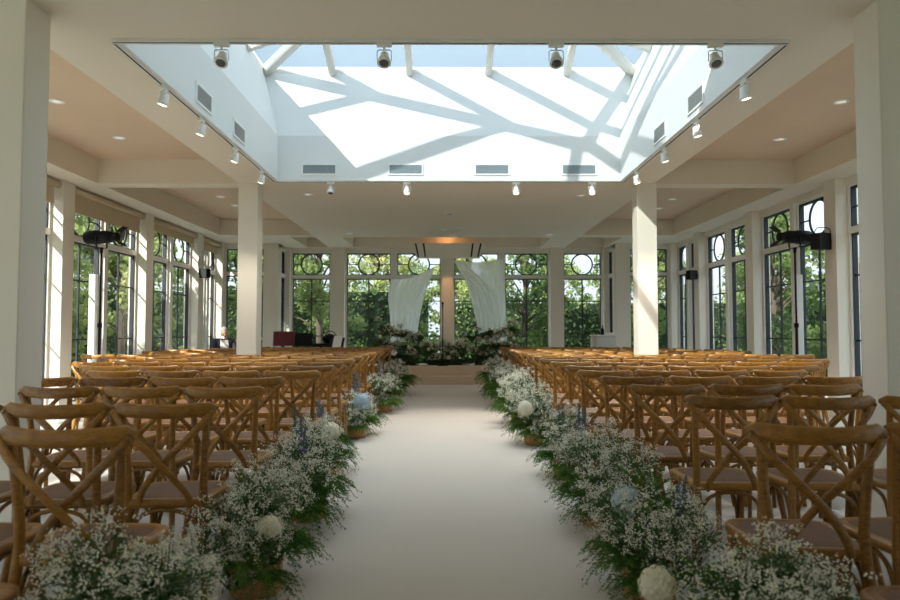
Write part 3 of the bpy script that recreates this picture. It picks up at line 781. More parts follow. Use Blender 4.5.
arrangement('flower_arrangement','baby\'s breath arrangement with trailing fern, sixth from the camera left of the aisle',-0.88,10.5,
    [(-0.06,-0.05,0.42,0.24),(0.08,-0.02,0.36,0.2),(-0.12,-0.3,0.38,0.24)], [(0.15,0.15,0.3,0.34,1),(0.15,-0.35,0.2,0.3,1),(0.1,0.35,0.36,0.34,0)], (), [(-0.1,0.1,0.3,0.5)])
arrangement('flower_arrangement','dark green and white arrangement at the far end of the aisle, on its left',-0.92,13.3,
    [(-0.08,-0.1,0.46,0.27),(0.06,0.1,0.44,0.25),(-0.1,-0.7,0.42,0.25)], [(0.18,-0.1,0.3,0.36,1),(0.14,-0.6,0.3,0.38,1),(0.22,0.3,0.32,0.4,1)])
# right of the aisle
arrangement('flower_arrangement','large baby\'s breath arrangement closest to the camera, right of the aisle',0.92,2.22,
    [(0.12,0.1,0.38,0.22),(-0.06,0.05,0.32,0.2),(0.22,-0.05,0.32,0.22),(0.08,-0.12,0.28,0.22),(0.2,0.2,0.3,0.2)],
    [(-0.06,0.12,0.3,0.28,2),(-0.16,0.02,0.16,0.28,1),(0.0,0.2,0.36,0.24,0)], [(-0.27,0.18,0.34,0.062,'w'),(-0.26,0.14,0.24,0.05,'w')])
arrangement('flower_arrangement','baby\'s breath and dark fern arrangement with a pale blue hydrangea, right of the aisle',0.86,3.22,
    [(-0.1,-0.1,0.32,0.2),(-0.04,-0.22,0.30,0.18),(0.14,0.0,0.36,0.2),(0.15,-0.25,0.32,0.2),(-0.1,0.22,0.34,0.18)],
    [(0.04,0.1,0.42,0.3,2),(-0.14,-0.1,0.18,0.28,1),(-0.1,0.15,0.2,0.28,1),(0.03,-0.05,0.4,0.32,0),(0.0,-0.3,0.2,0.28,1)],
    [(-0.10,0.02,0.42,0.066,'b')], [(0.13,-0.1,0.15,0.42)])
arrangement('flower_arrangement','wide white baby\'s breath mound over bright green fern, right of the aisle',0.90,4.4,
    [(-0.1,0.0,0.42,0.22),(0.08,0.05,0.44,0.23),(0.12,-0.3,0.40,0.22),(-0.06,-0.38,0.32,0.2),(-0.08,0.25,0.40,0.2)],
    [(-0.14,0.0,0.24,0.28,1),(-0.1,-0.3,0.2,0.3,1),(-0.14,0.3,0.24,0.28,1),(-0.08,-0.1,0.28,0.26,0)])
arrangement('flower_arrangement','loose tall arrangement of baby\'s breath and blue spikes, right of the aisle',0.93,5.75,
    [(-0.03,0.0,0.44,0.17),(0.08,0.1,0.44,0.18),(-0.08,-0.15,0.34,0.17)],
    [(-0.1,0,0.28,0.3,0),(-0.14,0.2,0.16,0.26,1)], (), [(0.1,-0.05,0.15,0.5),(-0.02,0.05,0.2,0.42)])
arrangement('flower_arrangement','wooden pot of baby\'s breath with a cream hydrangea in front, right of the aisle',0.88,7.5,
    [(0.0,-0.05,0.40,0.24),(0.06,0.1,0.46,0.25),(-0.1,0.1,0.38,0.22),(0.1,-0.1,0.34,0.22),(-0.02,-0.1,0.30,0.2)],
    [(-0.16,0.1,0.24,0.3,1),(-0.18,-0.05,0.18,0.28,1),(0.1,-0.1,0.14,0.26,1)], [(-0.13,-0.22,0.40,0.08,'w')])
arrangement('flower_arrangement','full baby\'s breath mound with a small cream hydrangea, right of the aisle',0.90,9.2,
    [(-0.05,0.0,0.46,0.28),(0.08,-0.2,0.5,0.27),(-0.1,-0.4,0.42,0.26),(0.05,0.3,0.48,0.26)], [(-0.22,0,0.26,0.32,1),(-0.2,-0.4,0.26,0.32,1)], [(-0.16,-0.42,0.40,0.075,'w')])
arrangement('flower_arrangement','pale arrangement low over green fern, far right of the aisle',0.90,11.1,
    [(-0.05,0.0,0.46,0.28),(0.05,-0.5,0.46,0.27),(0.05,0.4,0.5,0.26)], [(-0.22,-0.1,0.3,0.36,1),(-0.2,-0.5,0.26,0.34,1),(-0.2,0.4,0.3,0.36,1)])
arrangement('flower_arrangement','green and white arrangement at the far end of the aisle, on its right',0.90,13.4,
    [(-0.05,-0.2,0.5,0.28),(0.05,-0.8,0.48,0.27),(0.0,0.3,0.5,0.26)], [(-0.2,-0.2,0.34,0.4,1),(-0.18,-0.8,0.3,0.36,1),(-0.2,0.35,0.36,0.4,1)])
# flower bank on the stage
def bank(label, x0, x1, n, hf, seed):
    rg = random.Random(seed); xc = (x0+x1)/2; w = (x1-x0)/2
    t = thing('flower_bank', label, 'flower arrangement', (xc,16.75,0.40), 0, 'flower bank on the stage')
    obj('planter_trough', MB().prism(rpoly([(-w+0.12,-0.14),(w-0.12,-0.14),(w-0.12,0.14),(-w+0.12,0.14)],[0.04]*4,3),0,0.12), M['soil'], t)
    for i in range(n):
        x = -w+0.15+(2*w-0.3)*i/(n-1); h = hf(xc+x)
        for q in range(3):
            o = put('leaf_clump', DK[rg.randrange(2)], t, (x+rg.uniform(-.08,.08), rg.uniform(-0.1,0.12), h*(0.08+0.27*q)), (0,0,rg.uniform(0,6)), rg.uniform(0.28,0.38)*min(1,0.6+0.45*h)); o['kind'] = 'stuff'
        for q in range(2):
            m, s_ = GYF[rg.randrange(2)]
            o = put('baby_breath', m, t, (x+rg.uniform(-.1,.1), rg.uniform(-0.22,-0.08), h*rg.uniform(0.2,0.9)), (0,0,rg.uniform(0,6)), rg.uniform(0.10,0.17)); o['kind'] = 'stuff'
            put('baby_breath_stem', s_, o)
        if rg.random() < 0.55:
            put('hydrangea', HW, t, (x, -0.26, h*rg.uniform(0.3,0.7)), (rg.random(),rg.random(),0), rg.uniform(0.035,0.05))['label'] = 'cream white flower head'
bank('leafy flower bank on the left of the stage, below the left drape', -1.72, -0.62, 7, lambda x: 0.88+0.38*min(1,max(0,(-0.7-x)/0.7)), 3)
bank('low dark leafy flower bank in the middle of the stage behind the microphone stand', -0.58, 0.50, 6, lambda x: 0.60, 4)
bank('leafy flower bank on the right of the stage, below the right drape', 0.54, 1.72, 7, lambda x: 0.86+0.34*min(1,max(0,(x-0.6)/0.6)), 5)

# ------------------------------------------------------------------ drapes, header, microphone
def drape(name, label, left, right, nu=34, nv=30, folds=7, amp=0.035):
    """left, right: curves (x,z) from top to bottom"""
    L = bez([(x,0,z) for x,z in left], 10); Rr = bez([(x,0,z) for x,z in right], 10)
    def at(c, t): 
        f = t*(len(c)-1); i = min(int(f), len(c)-2); return c[i].lerp(c[i+1], f-i)
    mb = MB(); vs = []; fs = []
    for j in range(nv+1):
        t = j/nv; a, b = at(L,t), at(Rr,t)
        for i in range(nu+1):
            u = i/nu; p = a.lerp(b,u)
            sag = -0.10*math.sin(PI*u)*(1-t)**3
            y = amp*math.sin(2*PI*folds*u+1.5*t)*(0.35+0.65*t) + 0.02*math.sin(5*u+3*t)
            vs.append((p.x, y, p.z+sag))
    for j in range(nv):
        for i in range(nu):
            a = j*(nu+1)+i; fs.append((a,a+1,a+nu+2,a+nu+1))
    mb.add(vs, fs, True)
    o = obj(name, mb, M['sheer'], None, (0,17.35,0))
    md = o.modifiers.new('thick','SOLIDIFY'); md.thickness = 0.002
    return tag(o, label, 'drape', 'sheer drapes behind the stage')
k = 17.35/700
def pz(u, v): return ((u-447)*k, 1.21+(331-v)*k)
drape('sheer_drape','white sheer drape gathered to a high point left of the centre pillar', [pz(391,279),pz(388,296),pz(390,318),pz(391,342)], [pz(435,266),pz(427,288),pz(421,310),pz(416,342)])
drape('sheer_drape','wide white sheer drape falling right of the centre pillar', [pz(453,259),pz(466,282),pz(473,306),pz(481,342)], [pz(505,257),pz(505,285),pz(506,312),pz(507,342)])
drape('sheer_drape','second denser sheer layer slanting over the right drape', [pz(456,266),pz(468,285),pz(475,310),pz(482,342)], [pz(470,268),pz(494,292),pz(501,315),pz(502,342)], amp=0.05, folds=5).location.y = 17.25
hd = thing('wall_header', 'white tapered wall light box with dark slits above the centre pillar', 'wall light', (0.03,YB-0.18,3.25))
def trap(x0,x1,x0b,x1b,yf,yfb,zt,zb):
    return MB().add([(x0b,yfb,zb),(x1b,yfb,zb),(x1b,0,zb),(x0b,0,zb),(x0,yf,zt),(x1,yf,zt),(x1,0,zt),(x0,0,zt)], [(0,3,2,1),(4,5,6,7),(0,1,5,4),(1,2,6,5),(2,3,7,6),(3,0,4,7)])
obj('light_box', trap(-0.93,0.93,-0.80,0.80,-0.34,-0.26,0.16,-0.19), M['header'], hd)
for xx, xb in ((-0.82,-0.745),(-0.62,-0.575),(0.62,0.575),(0.82,0.745)):
    obj('slit', MB().add([(xb-0.018,-0.266,-0.185),(xb+0.018,-0.266,-0.185),(xb+0.018,-0.25,-0.185),(xb-0.018,-0.25,-0.185),(xx-0.022,-0.345,0.155),(xx+0.022,-0.345,0.155),(xx+0.022,-0.32,0.155),(xx-0.022,-0.32,0.155)], [(0,3,2,1),(4,5,6,7),(0,1,5,4),(1,2,6,5),(2,3,7,6),(3,0,4,7)]), M['black'], hd)
ms = thing('microphone_stand', 'thin black microphone stand at the middle of the stage', 'microphone stand', (-0.10,16.35,0.40))
obj('pole', MB().tube([(0,0,0.02),(0,0,1.33)], 0.011, 8), M['black'], ms)
obj('base', MB().lathe([(0.13,0),(0.13,0.015),(0.03,0.03),(0.012,0.05)], (0,0,0), 20), M['black'], ms)
obj('microphone', MB().lathe([(0.012,0),(0.017,0.11),(0.026,0.13),(0.027,0.16),(0.015,0.185),(0.003,0.19)], (0,0,1.32), 14, Matrix.Rotation(R(25),3,'X')), M['black'], ms)

# ------------------------------------------------------------------ lighting stands, posts, wall speakers
def stand(x, y, h, label):
    t = thing('light_stand', label, 'light stand', (x,y,0), 0, 'black lighting stands')
    obj('pole', MB().tube([(0,0,0.08),(0,0,h*0.55)], 0.022, 10).tube([(0,0,h*0.5),(0,0,h)], 0.015, 10), M['black'], t)
    obj('collar', MB().lathe([(0.024,0),(0.032,0.01),(0.032,0.06),(0.024,0.07)], (0,0,h*0.52), 12), M['black'], t)
    for k in range(3):
        a = R(90+120*k)
        obj('leg', MB().tube([(0.02*math.cos(a),0.02*math.sin(a),0.40),(0.27*math.cos(a),0.27*math.sin(a),0.012)], 0.011, 8), M['black'], t)
def profile(x, y, z, rz, label):
    """theatre spotlight, local -x end carries the lens"""
    t = thing('stage_spotlight', label, 'stage light', (x,y,z), rz, 'black stage spotlights')
    rot = Matrix.Rotation(R(90),3,'Y')
    obj('lamp_body', MB().lathe([(0.07,-0.26),(0.095,-0.25),(0.105,-0.22),(0.105,-0.05),(0.095,-0.03),(0.095,0.1),(0.08,0.13),(0.08,0.16)], (0,0,0.17), 20, rot), M['black'], t)
    obj('lens_barrel', MB().lathe([(0.06,0.16),(0.065,0.17),(0.065,0.27),(0.058,0.275)], (0,0,0.17), 18, rot), M['black'], t)
    for s in (1,-1):
        obj('barn_door', MB().cbox((0.335,0,0.17+s*0.105),(0.14,0.13,0.004), Matrix.Rotation(R(-s*32),3,'Y')), M['black'], t)
    obj('yoke', MB().sweep([(0,-0.115,0.17),(0,-0.115,0.03),(0,-0.09,0.012),(0,0.09,0.012),(0,0.115,0.03),(0,0.115,0.17)], 0.004, 0.016, (1,0,0), 6), M['black'], t)
    obj('clamp', MB().lathe([(0.022,0.0),(0.022,0.05),(0.03,0.055),(0.03,0.075)], (0,0,-0.06), 12), M['black'], t)
stand(-5.12,10.35,2.42,'black lighting stand beside the left windows'); profile(-5.12,10.35,2.43,R(-12),'black stage spotlight on a stand by the left windows')
stand(5.15,10.3,2.42,'black lighting stand beside the right windows'); profile(5.15,10.3,2.43,R(180+14),'black stage spotlight on a stand by the right windows')
for s, x, nm in ((-1,-5.37,'left'),(1,5.36,'right')):
    t = thing('upright_post', 'slim white upright post behind the lighting stand at the %s windows' % nm, 'post', (x,10.68,0), 0, 'slim white posts')
    obj('post_body', MB().prism(rpoly([(-0.07,-0.05),(0.07,-0.05),(0.07,0.05),(-0.07,0.05)],[0.015]*4,3),0.02,2.07), M['white'], t)
    obj('post_base', MB().box((-0.12,-0.12,0),(0.12,0.12,0.02)), M['white'], t)
def wallspeaker(x, y, z, s, w, label):
    t = thing('wall_speaker', label, 'speaker', (x,y,z), 0, 'black wall speakers')
    rot = Matrix.Rotation(R(s*25),3,'Z')
    obj('speaker_cabinet', MB().cbox((-s*(0.045+w/2),-0.02,0),(w,w*0.9,w*1.15),rot), M['black'], t)
    obj('speaker_grille', MB().cbox((-s*(0.045+w/2)-s*0.0,-0.02-w*0.46,0),(w*0.9,0.012,w*1.05),rot), M['cone'], t)
    obj('bracket', MB().tube([(0,0,0),(-s*0.03,0,0.02),(-s*(0.045+w*0.3),-0.01,0)],0.013,8).lathe([(0.04,0),(0.04,0.012),(0.02,0.014)],(0,0,0),12,Matrix.Rotation(R(-s*90),3,'Y')), M['black'], t)
wallspeaker(-5.42,15.3,2.47,-1,0.17,'small black wall speaker on the far left pier')
wallspeaker(5.42,15.1,2.42,1,0.17,'small black wall speaker on the far right pier')
wallspeaker(5.42,9.83,2.47,1,0.20,'black wall speaker behind the spotlight on the right pier')
tag(obj('speaker_cable', MB().tube(bez([(5.40,9.80,2.50),(5.36,9.74,2.64),(5.22,9.78,2.66),(5.17,9.80,2.575)],8),0.006,6), M['black']), 'black cable looping above the speaker on the right pier', 'cable')

# ------------------------------------------------------------------ band corner on the left, service table on the right
def music_stand(x, y, rz, mat, label, w=0.46, h=0.32, zc=0.95):
    t = thing('music_stand', label, 'music stand', (x,y,0), rz, 'music stands in the left back corner')
    obj('pole', MB().tube([(0,0,0.05),(0,0,zc-0.04)],0.012,8), M['black'], t)
    for k_ in range(3):
        a = R(30+120*k_); obj('leg', MB().tube([(0,0,0.28),(0.24*math.cos(a),0.24*math.sin(a),0.012)],0.009,6), M['black'], t)
    rt = Matrix.Rotation(R(-20),3,'X')
    obj('desk', MB().cbox((0,0.03,zc+0.10),(w,0.008,h),rt), mat, t)
    obj('ledge', MB().cbox((0,0.035-0.03,zc+0.10-h/2),(w,0.06,0.008)), M['black'], t)
    return t
music_stand(-3.52,15.15,R(8),M['red'],'red fronted music stand in the left back corner')
music_stand(-3.11,15.2,R(4),M['cloth_black'],'black music stand next to the red one',0.38,0.28,0.93)
ps = music_stand(-2.42,15.3,R(-20),M['black'],'music stand with a white sheet, beside the back left pier',0.36,0.22,0.86)
obj('sheet_music', MB().cbox((0.02,0.022,0.97),(0.21,0.002,0.29),Matrix.Rotation(R(-20),3,'X')), M['paper'], ps)
t = thing('equipment_case', 'long black equipment case between the black music stand and the pier', 'case', (-2.72,15.9,0))
obj('case_body', MB().prism(rpoly([(-0.30,-0.2),(0.30,-0.2),(0.30,0.2),(-0.30,0.2)],[0.03]*4,3),0.0,0.88), M['cloth_black'], t)
obj('case_lid', MB().prism(rpoly([(-0.31,-0.21),(0.31,-0.21),(0.31,0.21),(-0.31,0.21)],[0.03]*4,3),0.885,0.93), M['black'], t)
obj('handle', MB().tube(bez([(-0.08,-0.21,0.7),(-0.07,-0.25,0.7),(0.07,-0.25,0.7),(0.08,-0.21,0.7)],4),0.01,6), M['black'], t)
t = thing('bag', 'lumpy black bag on top of the equipment case', 'bag', (-2.64,15.9,0.93))
obj('bag_body', MB().ball((0,0,0.10),(0.2,0.15,0.11),16,10,None,lambda d: 1+0.10*math.sin(5*d.x+2)*math.cos(4*d.y)), M['cloth_black'], t)
obj('strap', MB().tube(bez([(-0.13,0,0.16),(-0.06,0,0.25),(0.06,0,0.26),(0.14,0,0.15)],5),0.012,6), M['cloth_black'], t)
t = thing('service_table', 'pale cloth covered table standing by the far right windows', 'table', (3.42,15.35,0))
mb = MB(); N = 40; ring = []
for q, z in ((1.0,1.10),(1.0,1.06),(1.05,0.6),(1.12,0.03)):
    for i in range(N):
        a = 2*PI*i/N; c, s_ = math.cos(a), math.sin(a)
        rx = 0.24*math.copysign(abs(c)**0.3,c); ry = 0.24*math.copysign(abs(s_)**0.3,s_)
        wv = 1+(0.03*math.sin(9*a) if z < 1.0 else 0)
        ring.append((rx*q*wv, ry*q*wv, z))
mb.add(ring, [tuple(range(N))]+[(i*N+k_,i*N+(k_+1)%N,(i+1)*N+(k_+1)%N,(i+1)*N+k_) for i in range(3) for k_ in range(N)], True)
obj('table_skirt', mb, M['tablecloth'], t)
obj('table_top', MB().box((-0.25,-0.25,1.10),(0.25,0.25,1.125)), M['white'], t)
t = thing('tray', 'small white tray on the right end of the pale table', 'tray', (3.55,15.3,1.125))
obj('tray_dish', MB().lathe([(0.07,0),(0.10,0.03),(0.105,0.05),(0.098,0.05),(0.065,0.012)],(0,0,0),20), M['white'], t)
tag(obj('bottle', MB().lathe([(0.03,0),(0.033,0.01),(0.033,0.12),(0.012,0.16),(0.012,0.2),(0.014,0.205)],(0,0,0),14), M['black'], None, (3.40,15.3,1.125)), 'small dark bottle on the pale table', 'bottle')

# ------------------------------------------------------------------ the seated musician
def skin(name, verts, edges, mat, parent, levels=2, root=0):
    me = bpy.data.meshes.new(name); me.from_pydata([v[:3] for v in verts], edges, []); me.materials.append(mat)
    o = put(name, me, parent)
    md = o.modifiers.new('Skin','SKIN'); sk = me.skin_vertices[0].data if me.skin_vertices else None
    if sk is None:
        me.attributes.new('x','FLOAT','POINT')
    for i, v in enumerate(verts):
        r = v[3] if isinstance(v[3], tuple) else (v[3], v[3])
        sk[i].radius = r; sk[i].use_root = (i == root)
    md.use_smooth_shade = True
    s = o.modifiers.new('Sub','SUBSURF'); s.levels = levels; s.render_levels = levels
    return o
def skin_layer(me):
    if not me.skin_vertices:
        bm_ = __import__('bmesh').new(); bm_.from_mesh(me); bm_.verts.layers.skin.verify(); bm_.to_mesh(me); bm_.free()
def skinned(name, verts, edges, mat, parent, levels=2, root=0):
    me = bpy.data.meshes.new(name); me.from_pydata([v[:3] for v in verts], edges, []); me.materials.append(mat)
    skin_layer(me)
    o = put(name, me, parent)
    for i, v in enumerate(verts):
        r = v[3] if isinstance(v[3], tuple) else (v[3], v[3])
        me.skin_vertices[0].data[i].radius = r; me.skin_vertices[0].data[i].use_root = (i == root)
    md = o.modifiers.new('Skin','SKIN'); md.use_smooth_shade = True
    s = o.modifiers.new('Sub','SUBSURF'); s.levels = levels; s.render_levels = levels
    return o
PX, PY, PZ = -4.78, 15.02, R(205)
mchair = dup(proto[False], (PX+0.0,PY+0.0,0), 0, 'wooden cross-back chair the grey-haired musician sits on by the left windows', 'wooden chairs left of the aisle')
# chair faces the camera side: its front (+y local) turned with the person
mchair.rotation_euler = (0,0,PZ); off = Matrix.Rotation(PZ,3,'Z') @ Vector((0,-0.20,0)); mchair.location = (PX+off.x, PY+off.y, 0)
P_ = thing('person', 'grey-haired person in a dark suit, white shirt and black bow tie, sitting and looking down', 'person', (PX,PY,0), PZ)
# local frame: +y forward
V = [(0,0,0.56,(0.15,0.11)),(0,0.0,0.70,(0.14,0.10)),(0,0.01,0.88,(0.13,0.09)),(0,0.02,1.00,(0.09,0.065)),(0,0.04,1.06,(0.055,0.055)),(0,0.06,1.11,(0.05,0.05)),
     (0.16,0.02,0.98,0.045),(0.23,0.06,0.80,0.045),(0.20,0.24,0.68,0.036),(0.12,0.40,0.74,0.025),
     (-0.16,0.02,0.98,0.045),(-0.23,0.06,0.80,0.045),(-0.20,0.24,0.68,0.036),(-0.10,0.38,0.70,0.025),
     (0.10,0.06,0.54,0.08),(0.13,0.42,0.53,0.06),(0.13,0.44,0.30,0.05),(0.13,0.42,0.08,0.035),(0.14,0.54,0.04,(0.03,0.025)),
     (-0.10,0.06,0.54,0.08),(-0.13,0.42,0.53,0.06),(-0.13,0.44,0.30,0.05),(-0.13,0.42,0.08,0.035),(-0.14,0.54,0.04,(0.03,0.025))]
E = [(0,1),(1,2),(2,3),(3,4),(4,5),(3,6),(6,7),(7,8),(8,9),(3,10),(10,11),(11,12),(12,13),(0,14),(14,15),(15,16),(16,17),(17,18),(0,19),(19,20),(20,21),(21,22),(22,23)]
def hand(V, E, wrist, pos, dirv, side):
    d = Vector(dirv).normalized(); s = d.cross(Vector((0,0,1))).normalized()*side; dn = Vector((0,0,-1))
    palm = len(V); V.append((*(Vector(pos)+d*0.05), (0.026,0.016))); E.append((wrist,palm))
    for k_, (o_, L_) in enumerate(((0.027,0.065),(0.009,0.075),(-0.009,0.07),(-0.027,0.055))):
        b = Vector(pos)+d*0.085+s*o_; a = len(V)
        V.append((*b,0.0085)); V.append((*(b+d*L_*0.5+dn*0.015),0.0075)); V.append((*(b+d*L_*0.75+dn*0.04),0.0065)); E.extend([(palm,a),(a,a+1),(a+1,a+2)])
    b = Vector(pos)+d*0.04+s*0.035; a = len(V)
    V.append((*b,0.010)); V.append((*(b+d*0.04+s*0.012+dn*0.015),0.008)); E.extend([(palm,a),(a,a+1)])
hand(V,E,9,(0.12,0.40,0.74),(-0.3,1,0.1),-1); hand(V,E,13,(-0.10,0.38,0.70),(0.3,1,0.0),1)
body = skinned('body', V, E, M['skin'], P_, 2)
# jacket (torso and sleeves), trousers
J = [(0,-0.005,0.58,(0.175,0.135)),(0,-0.005,0.72,(0.165,0.125)),(0,0.0,0.88,(0.185,0.13)),(0,0.005,1.02,(0.15,0.105)),(0.17,0.015,0.995,0.085),(0.24,0.06,0.80,0.062),(0.205,0.23,0.68,0.052),(0.14,0.36,0.725,0.04),
     (-0.17,0.015,0.995,0.085),(-0.24,0.06,0.80,0.062),(-0.205,0.23,0.68,0.052),(-0.12,0.34,0.695,0.04)]
obj_j = skinned('suit_jacket', J, [(0,1),(1,2),(2,3),(3,4),(4,5),(5,6),(6,7),(3,8),(8,9),(9,10),(10,11)], M['suit'], body, 2); obj_j['label'] = 'dark charcoal suit jacket'
T = [(0,0,0.55,(0.17,0.12)),(0.10,0.06,0.545,0.095),(0.13,0.42,0.535,0.075),(0.13,0.445,0.30,0.065),(0.13,0.425,0.10,0.058),(-0.10,0.06,0.545,0.095),(-0.13,0.42,0.535,0.075),(-0.13,0.445,0.30,0.065),(-0.13,0.425,0.10,0.058)]
skinned('trousers', T, [(0,1),(1,2),(2,3),(3,4),(0,5),(5,6),(6,7),(7,8)], M['suit'], body, 2)
for s in (1,-1): obj('shoe', MB().ball((s*0.135,0.49,0.05),(0.045,0.13,0.05),14,8), M['black'], body)
# shirt front wedge and collar, bow tie
obj('shirt', MB().add([(-0.075,0.105,1.05),(0.075,0.105,1.05),(0.09,0.155,0.88),(0.0,0.165,0.62),(-0.09,0.155,0.88),(0,0.14,1.03),(0,0.172,0.86)], [(0,5,6,4),(5,1,2,6),(4,6,3),(6,2,3)], True), M['shirt'], body)
bt = MB()
for s in (1,-1): bt.add([(0,0.152,1.035),(s*0.06,0.148,1.062),(s*0.065,0.158,1.035),(s*0.06,0.148,1.008),(0,0.170,1.035)], [(0,1,2,3),(4,3,2,1) if s > 0 else (4,1,2,3)])
bt.ball((0,0.166,1.035),(0.014,0.012,0.014),8,6)
obj('shirt_collar', MB().lathe([(0.078,-0.05),(0.070,0.0),(0.064,0.045),(0.058,0.045)],(0,0.055,1.055),20), M['shirt'], body)
obj('bow_tie', bt, M['cloth_black'], body)
# head, tilted down and to one side
hrot = Matrix.Rotation(R(-30),3,'X') @ Matrix.Rotation(R(8),3,'Y')
hc = Vector((0.0,0.10,1.185))
def headfn(d):
    k_ = 1.0
    if d.z < 0: k_ *= 1-0.16*(-d.z)*(1 if d.y < 0.5 else 0.6)
    return k_
hm = MB(); hm.ball(hc,(0.075,0.097,0.115),20,16,hrot,headfn)
nose = hrot @ Vector((0,0.100,-0.015)); hm.ball(hc+nose,(0.013,0.020,0.024),10,8,hrot)
chin = hrot @ Vector((0,0.062,-0.088)); hm.ball(hc+chin,(0.034,0.032,0.026),10,8,hrot)
for s in (1,-1): hm.ball(hc+hrot@Vector((s*0.076,-0.005,-0.012)),(0.009,0.020,0.032),8,7,hrot)
obj('head', hm, M['skin'], body)
ey = MB(); mo = MB()
for s in (1,-1): ey.ball(hc+hrot@Vector((s*0.030,0.086,0.012)),(0.012,0.008,0.007),8,6,hrot)
obj('eyes', ey, M['black'], body)
mo.ball(hc+hrot@Vector((0,0.088,-0.055)),(0.022,0.008,0.005),10,6,hrot); obj('mouth', mo, M['red'], body)
hr = MB()
def hairfn(d): return 1.0 if (d.z > 0.25-0.75*max(0,-d.y) and not (d.y > 0.55 and d.z < 0.55)) else 0.90
hr.ball(hc+Vector((0,-0.006,0.008)),(0.084,0.104,0.121),22,18,hrot,hairfn); obj('hair', hr, M['hair'], body)

# ------------------------------------------------------------------ outdoors
struct('ground', MB().box((-45,-20,-0.30),(45,70,-0.16)), M['lawn'])
struct('terrace', MB().box((-8.6,-10,-0.16),(8.6,20.5,-0.04)), M['paving'])
def leafcloud(mb, rg, c, rad, n, size):
    for i in range(n):
        d = rdir(rg); p = Vector(c)+Vector((d.x*rad[0],d.y*rad[1],d.z*rad[2]))*(rg.random()**0.4)
        a = rdir(rg); b = a.cross(rdir(rg)).normalized(); s = size*rg.uniform(0.6,1.3)
        mb.add([p-a*s,p+b*s*0.45,p+a*s,p-b*s*0.45], [(0,1,2,3)])
def tree_mesh(seed, h, n, spread, size=0.11, low=0.3):
    rg = random.Random(seed); tr = MB(); lf = MB()
    tr.tube([(0,0,0),(0.05,0.03,h*0.3),(0.0,0.08,h*0.6),(0.03,0.0,h*0.85)], [0.13,0.10,0.07,0.03], 8)
    for i in range(n):
        az = rg.uniform(0,2*PI); z = h*rg.uniform(low,1.0); rr = spread*(0.35+0.65*math.sin(PI*min(1,(z/h-low)/(1-low)*0.8+0.2)))*rg.uniform(0.4,1.0)
        p = Vector((math.cos(az)*rr, math.sin(az)*rr, z))
        tr.tube([(0.02,0.03,z*0.72),(p.x*0.5,p.y*0.5,z*0.9),tuple(p)], [0.035,0.022,0.008], 5)
        q = spread*rg.uniform(0.22,0.36)
        leafcloud(lf, rg, p, (q,q,q*0.8), 120, size)
    return tr.mesh('trunk', M['trunk']), lf.mesh('foliage', M['tree'])
TM = [tree_mesh(51,5.4,40,1.5,0.10,0.22), tree_mesh(52,4.6,36,1.35,0.09,0.22), tree_mesh(53,6.8,42,2.0,0.12,0.25), tree_mesh(54,3.2,26,1.05,0.08,0.12)]
def tree(x, y, k_, label, sc=1.0, group='trees in the garden'):
    t = thing('garden_tree', label, 'tree', (x,y,-0.16), rnd.uniform(0,6), group); t.scale = (sc,sc,sc)
    put('trunk', TM[k_][0], t); f = put('foliage', TM[k_][1], t); f['kind'] = 'stuff'
def hedge(x0, x1, y0, y1, h, label):
    t = thing('hedge', label, 'hedge', ((x0+x1)/2,(y0+y1)/2,-0.16), 0, 'hedges round the garden')
    rg = random.Random(int(abs(x0*7+y0*3)+1)); w, d = abs(x1-x0)/2, abs(y1-y0)/2
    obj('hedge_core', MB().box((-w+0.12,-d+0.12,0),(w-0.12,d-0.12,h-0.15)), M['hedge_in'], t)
    mb = MB(); n = int((w*2+d*2)*h*170)
    for i in range(n):
        f_ = rg.random(); z = rg.uniform(0.05,h+rg.uniform(-0.1,0.22))
        if z > h-0.15: p = Vector((rg.uniform(-w,w),rg.uniform(-d,d),z))
        elif f_ < w/(w+d): p = Vector((rg.uniform(-w,w),rg.choice((-d,d))*rg.uniform(0.8,1.05),z))
        else: p = Vector((rg.choice((-w,w))*rg.uniform(0.9,1.03),rg.uniform(-d,d),z))
        a = rdir(rg); b = a.cross(rdir(rg)).normalized(); s = 0.075*rg.uniform(0.6,1.4)
        mb.add([p-a*s,p+b*s*0.5,p+a*s,p-b*s*0.5], [(0,1,2,3)])
    o = obj('hedge_leaves', mb, M['hedge'], t); o['kind'] = 'stuff'
hedge(-15,-0.55,24.6,25.6,2.9,'clipped hedge seen through the back windows left of the centre pillar')
hedge(0.05,15,24.6,25.6,2.5,'clipped hedge seen through the back windows right of the centre pillar')
hedge(11.0,12.0,2,23,2.3,'long clipped hedge outside the right windows')
hedge(-12.2,-11.0,4,23,2.5,'long clipped hedge outside the left windows')
tl = [(-7.3,21.4,1),(-3.9,21.7,0),(-0.9,21.6,3),(2.4,21.6,1),(6.0,21.5,0)]
for i, (x,y,k_) in enumerate(tl): tree(x,y,k_,'garden tree close behind the back windows, %s from the left' % ORD[i])
tl = [(-12.6,29,2),(-7.6,28.5,2),(-2.9,29,2),(0.9,29.5,0),(4.6,29.5,1),(8.6,29,0),(13,28.5,2)]
for i, (x,y,k_) in enumerate(tl): tree(x,y,k_,'taller tree beyond the hedge behind the back windows, %s from the left' % ORD[i])
tl = [(-8.6,18.6,0),(-8.8,14.9,1),(-8.7,11.6,0),(-8.8,8.3,1)]
for i, (x,y,k_) in enumerate(tl): tree(x,y,k_,'yellow-green tree outside the left windows, %s from the back' % ORD[i])
tl = [(8.6,18.4,1),(8.7,15.4,3),(8.8,12.9,3),(8.7,9.6,1)]
for i, (x,y,k_) in enumerate(tl): tree(x,y,k_,'tree outside the right windows, %s from the back' % ORD[i])
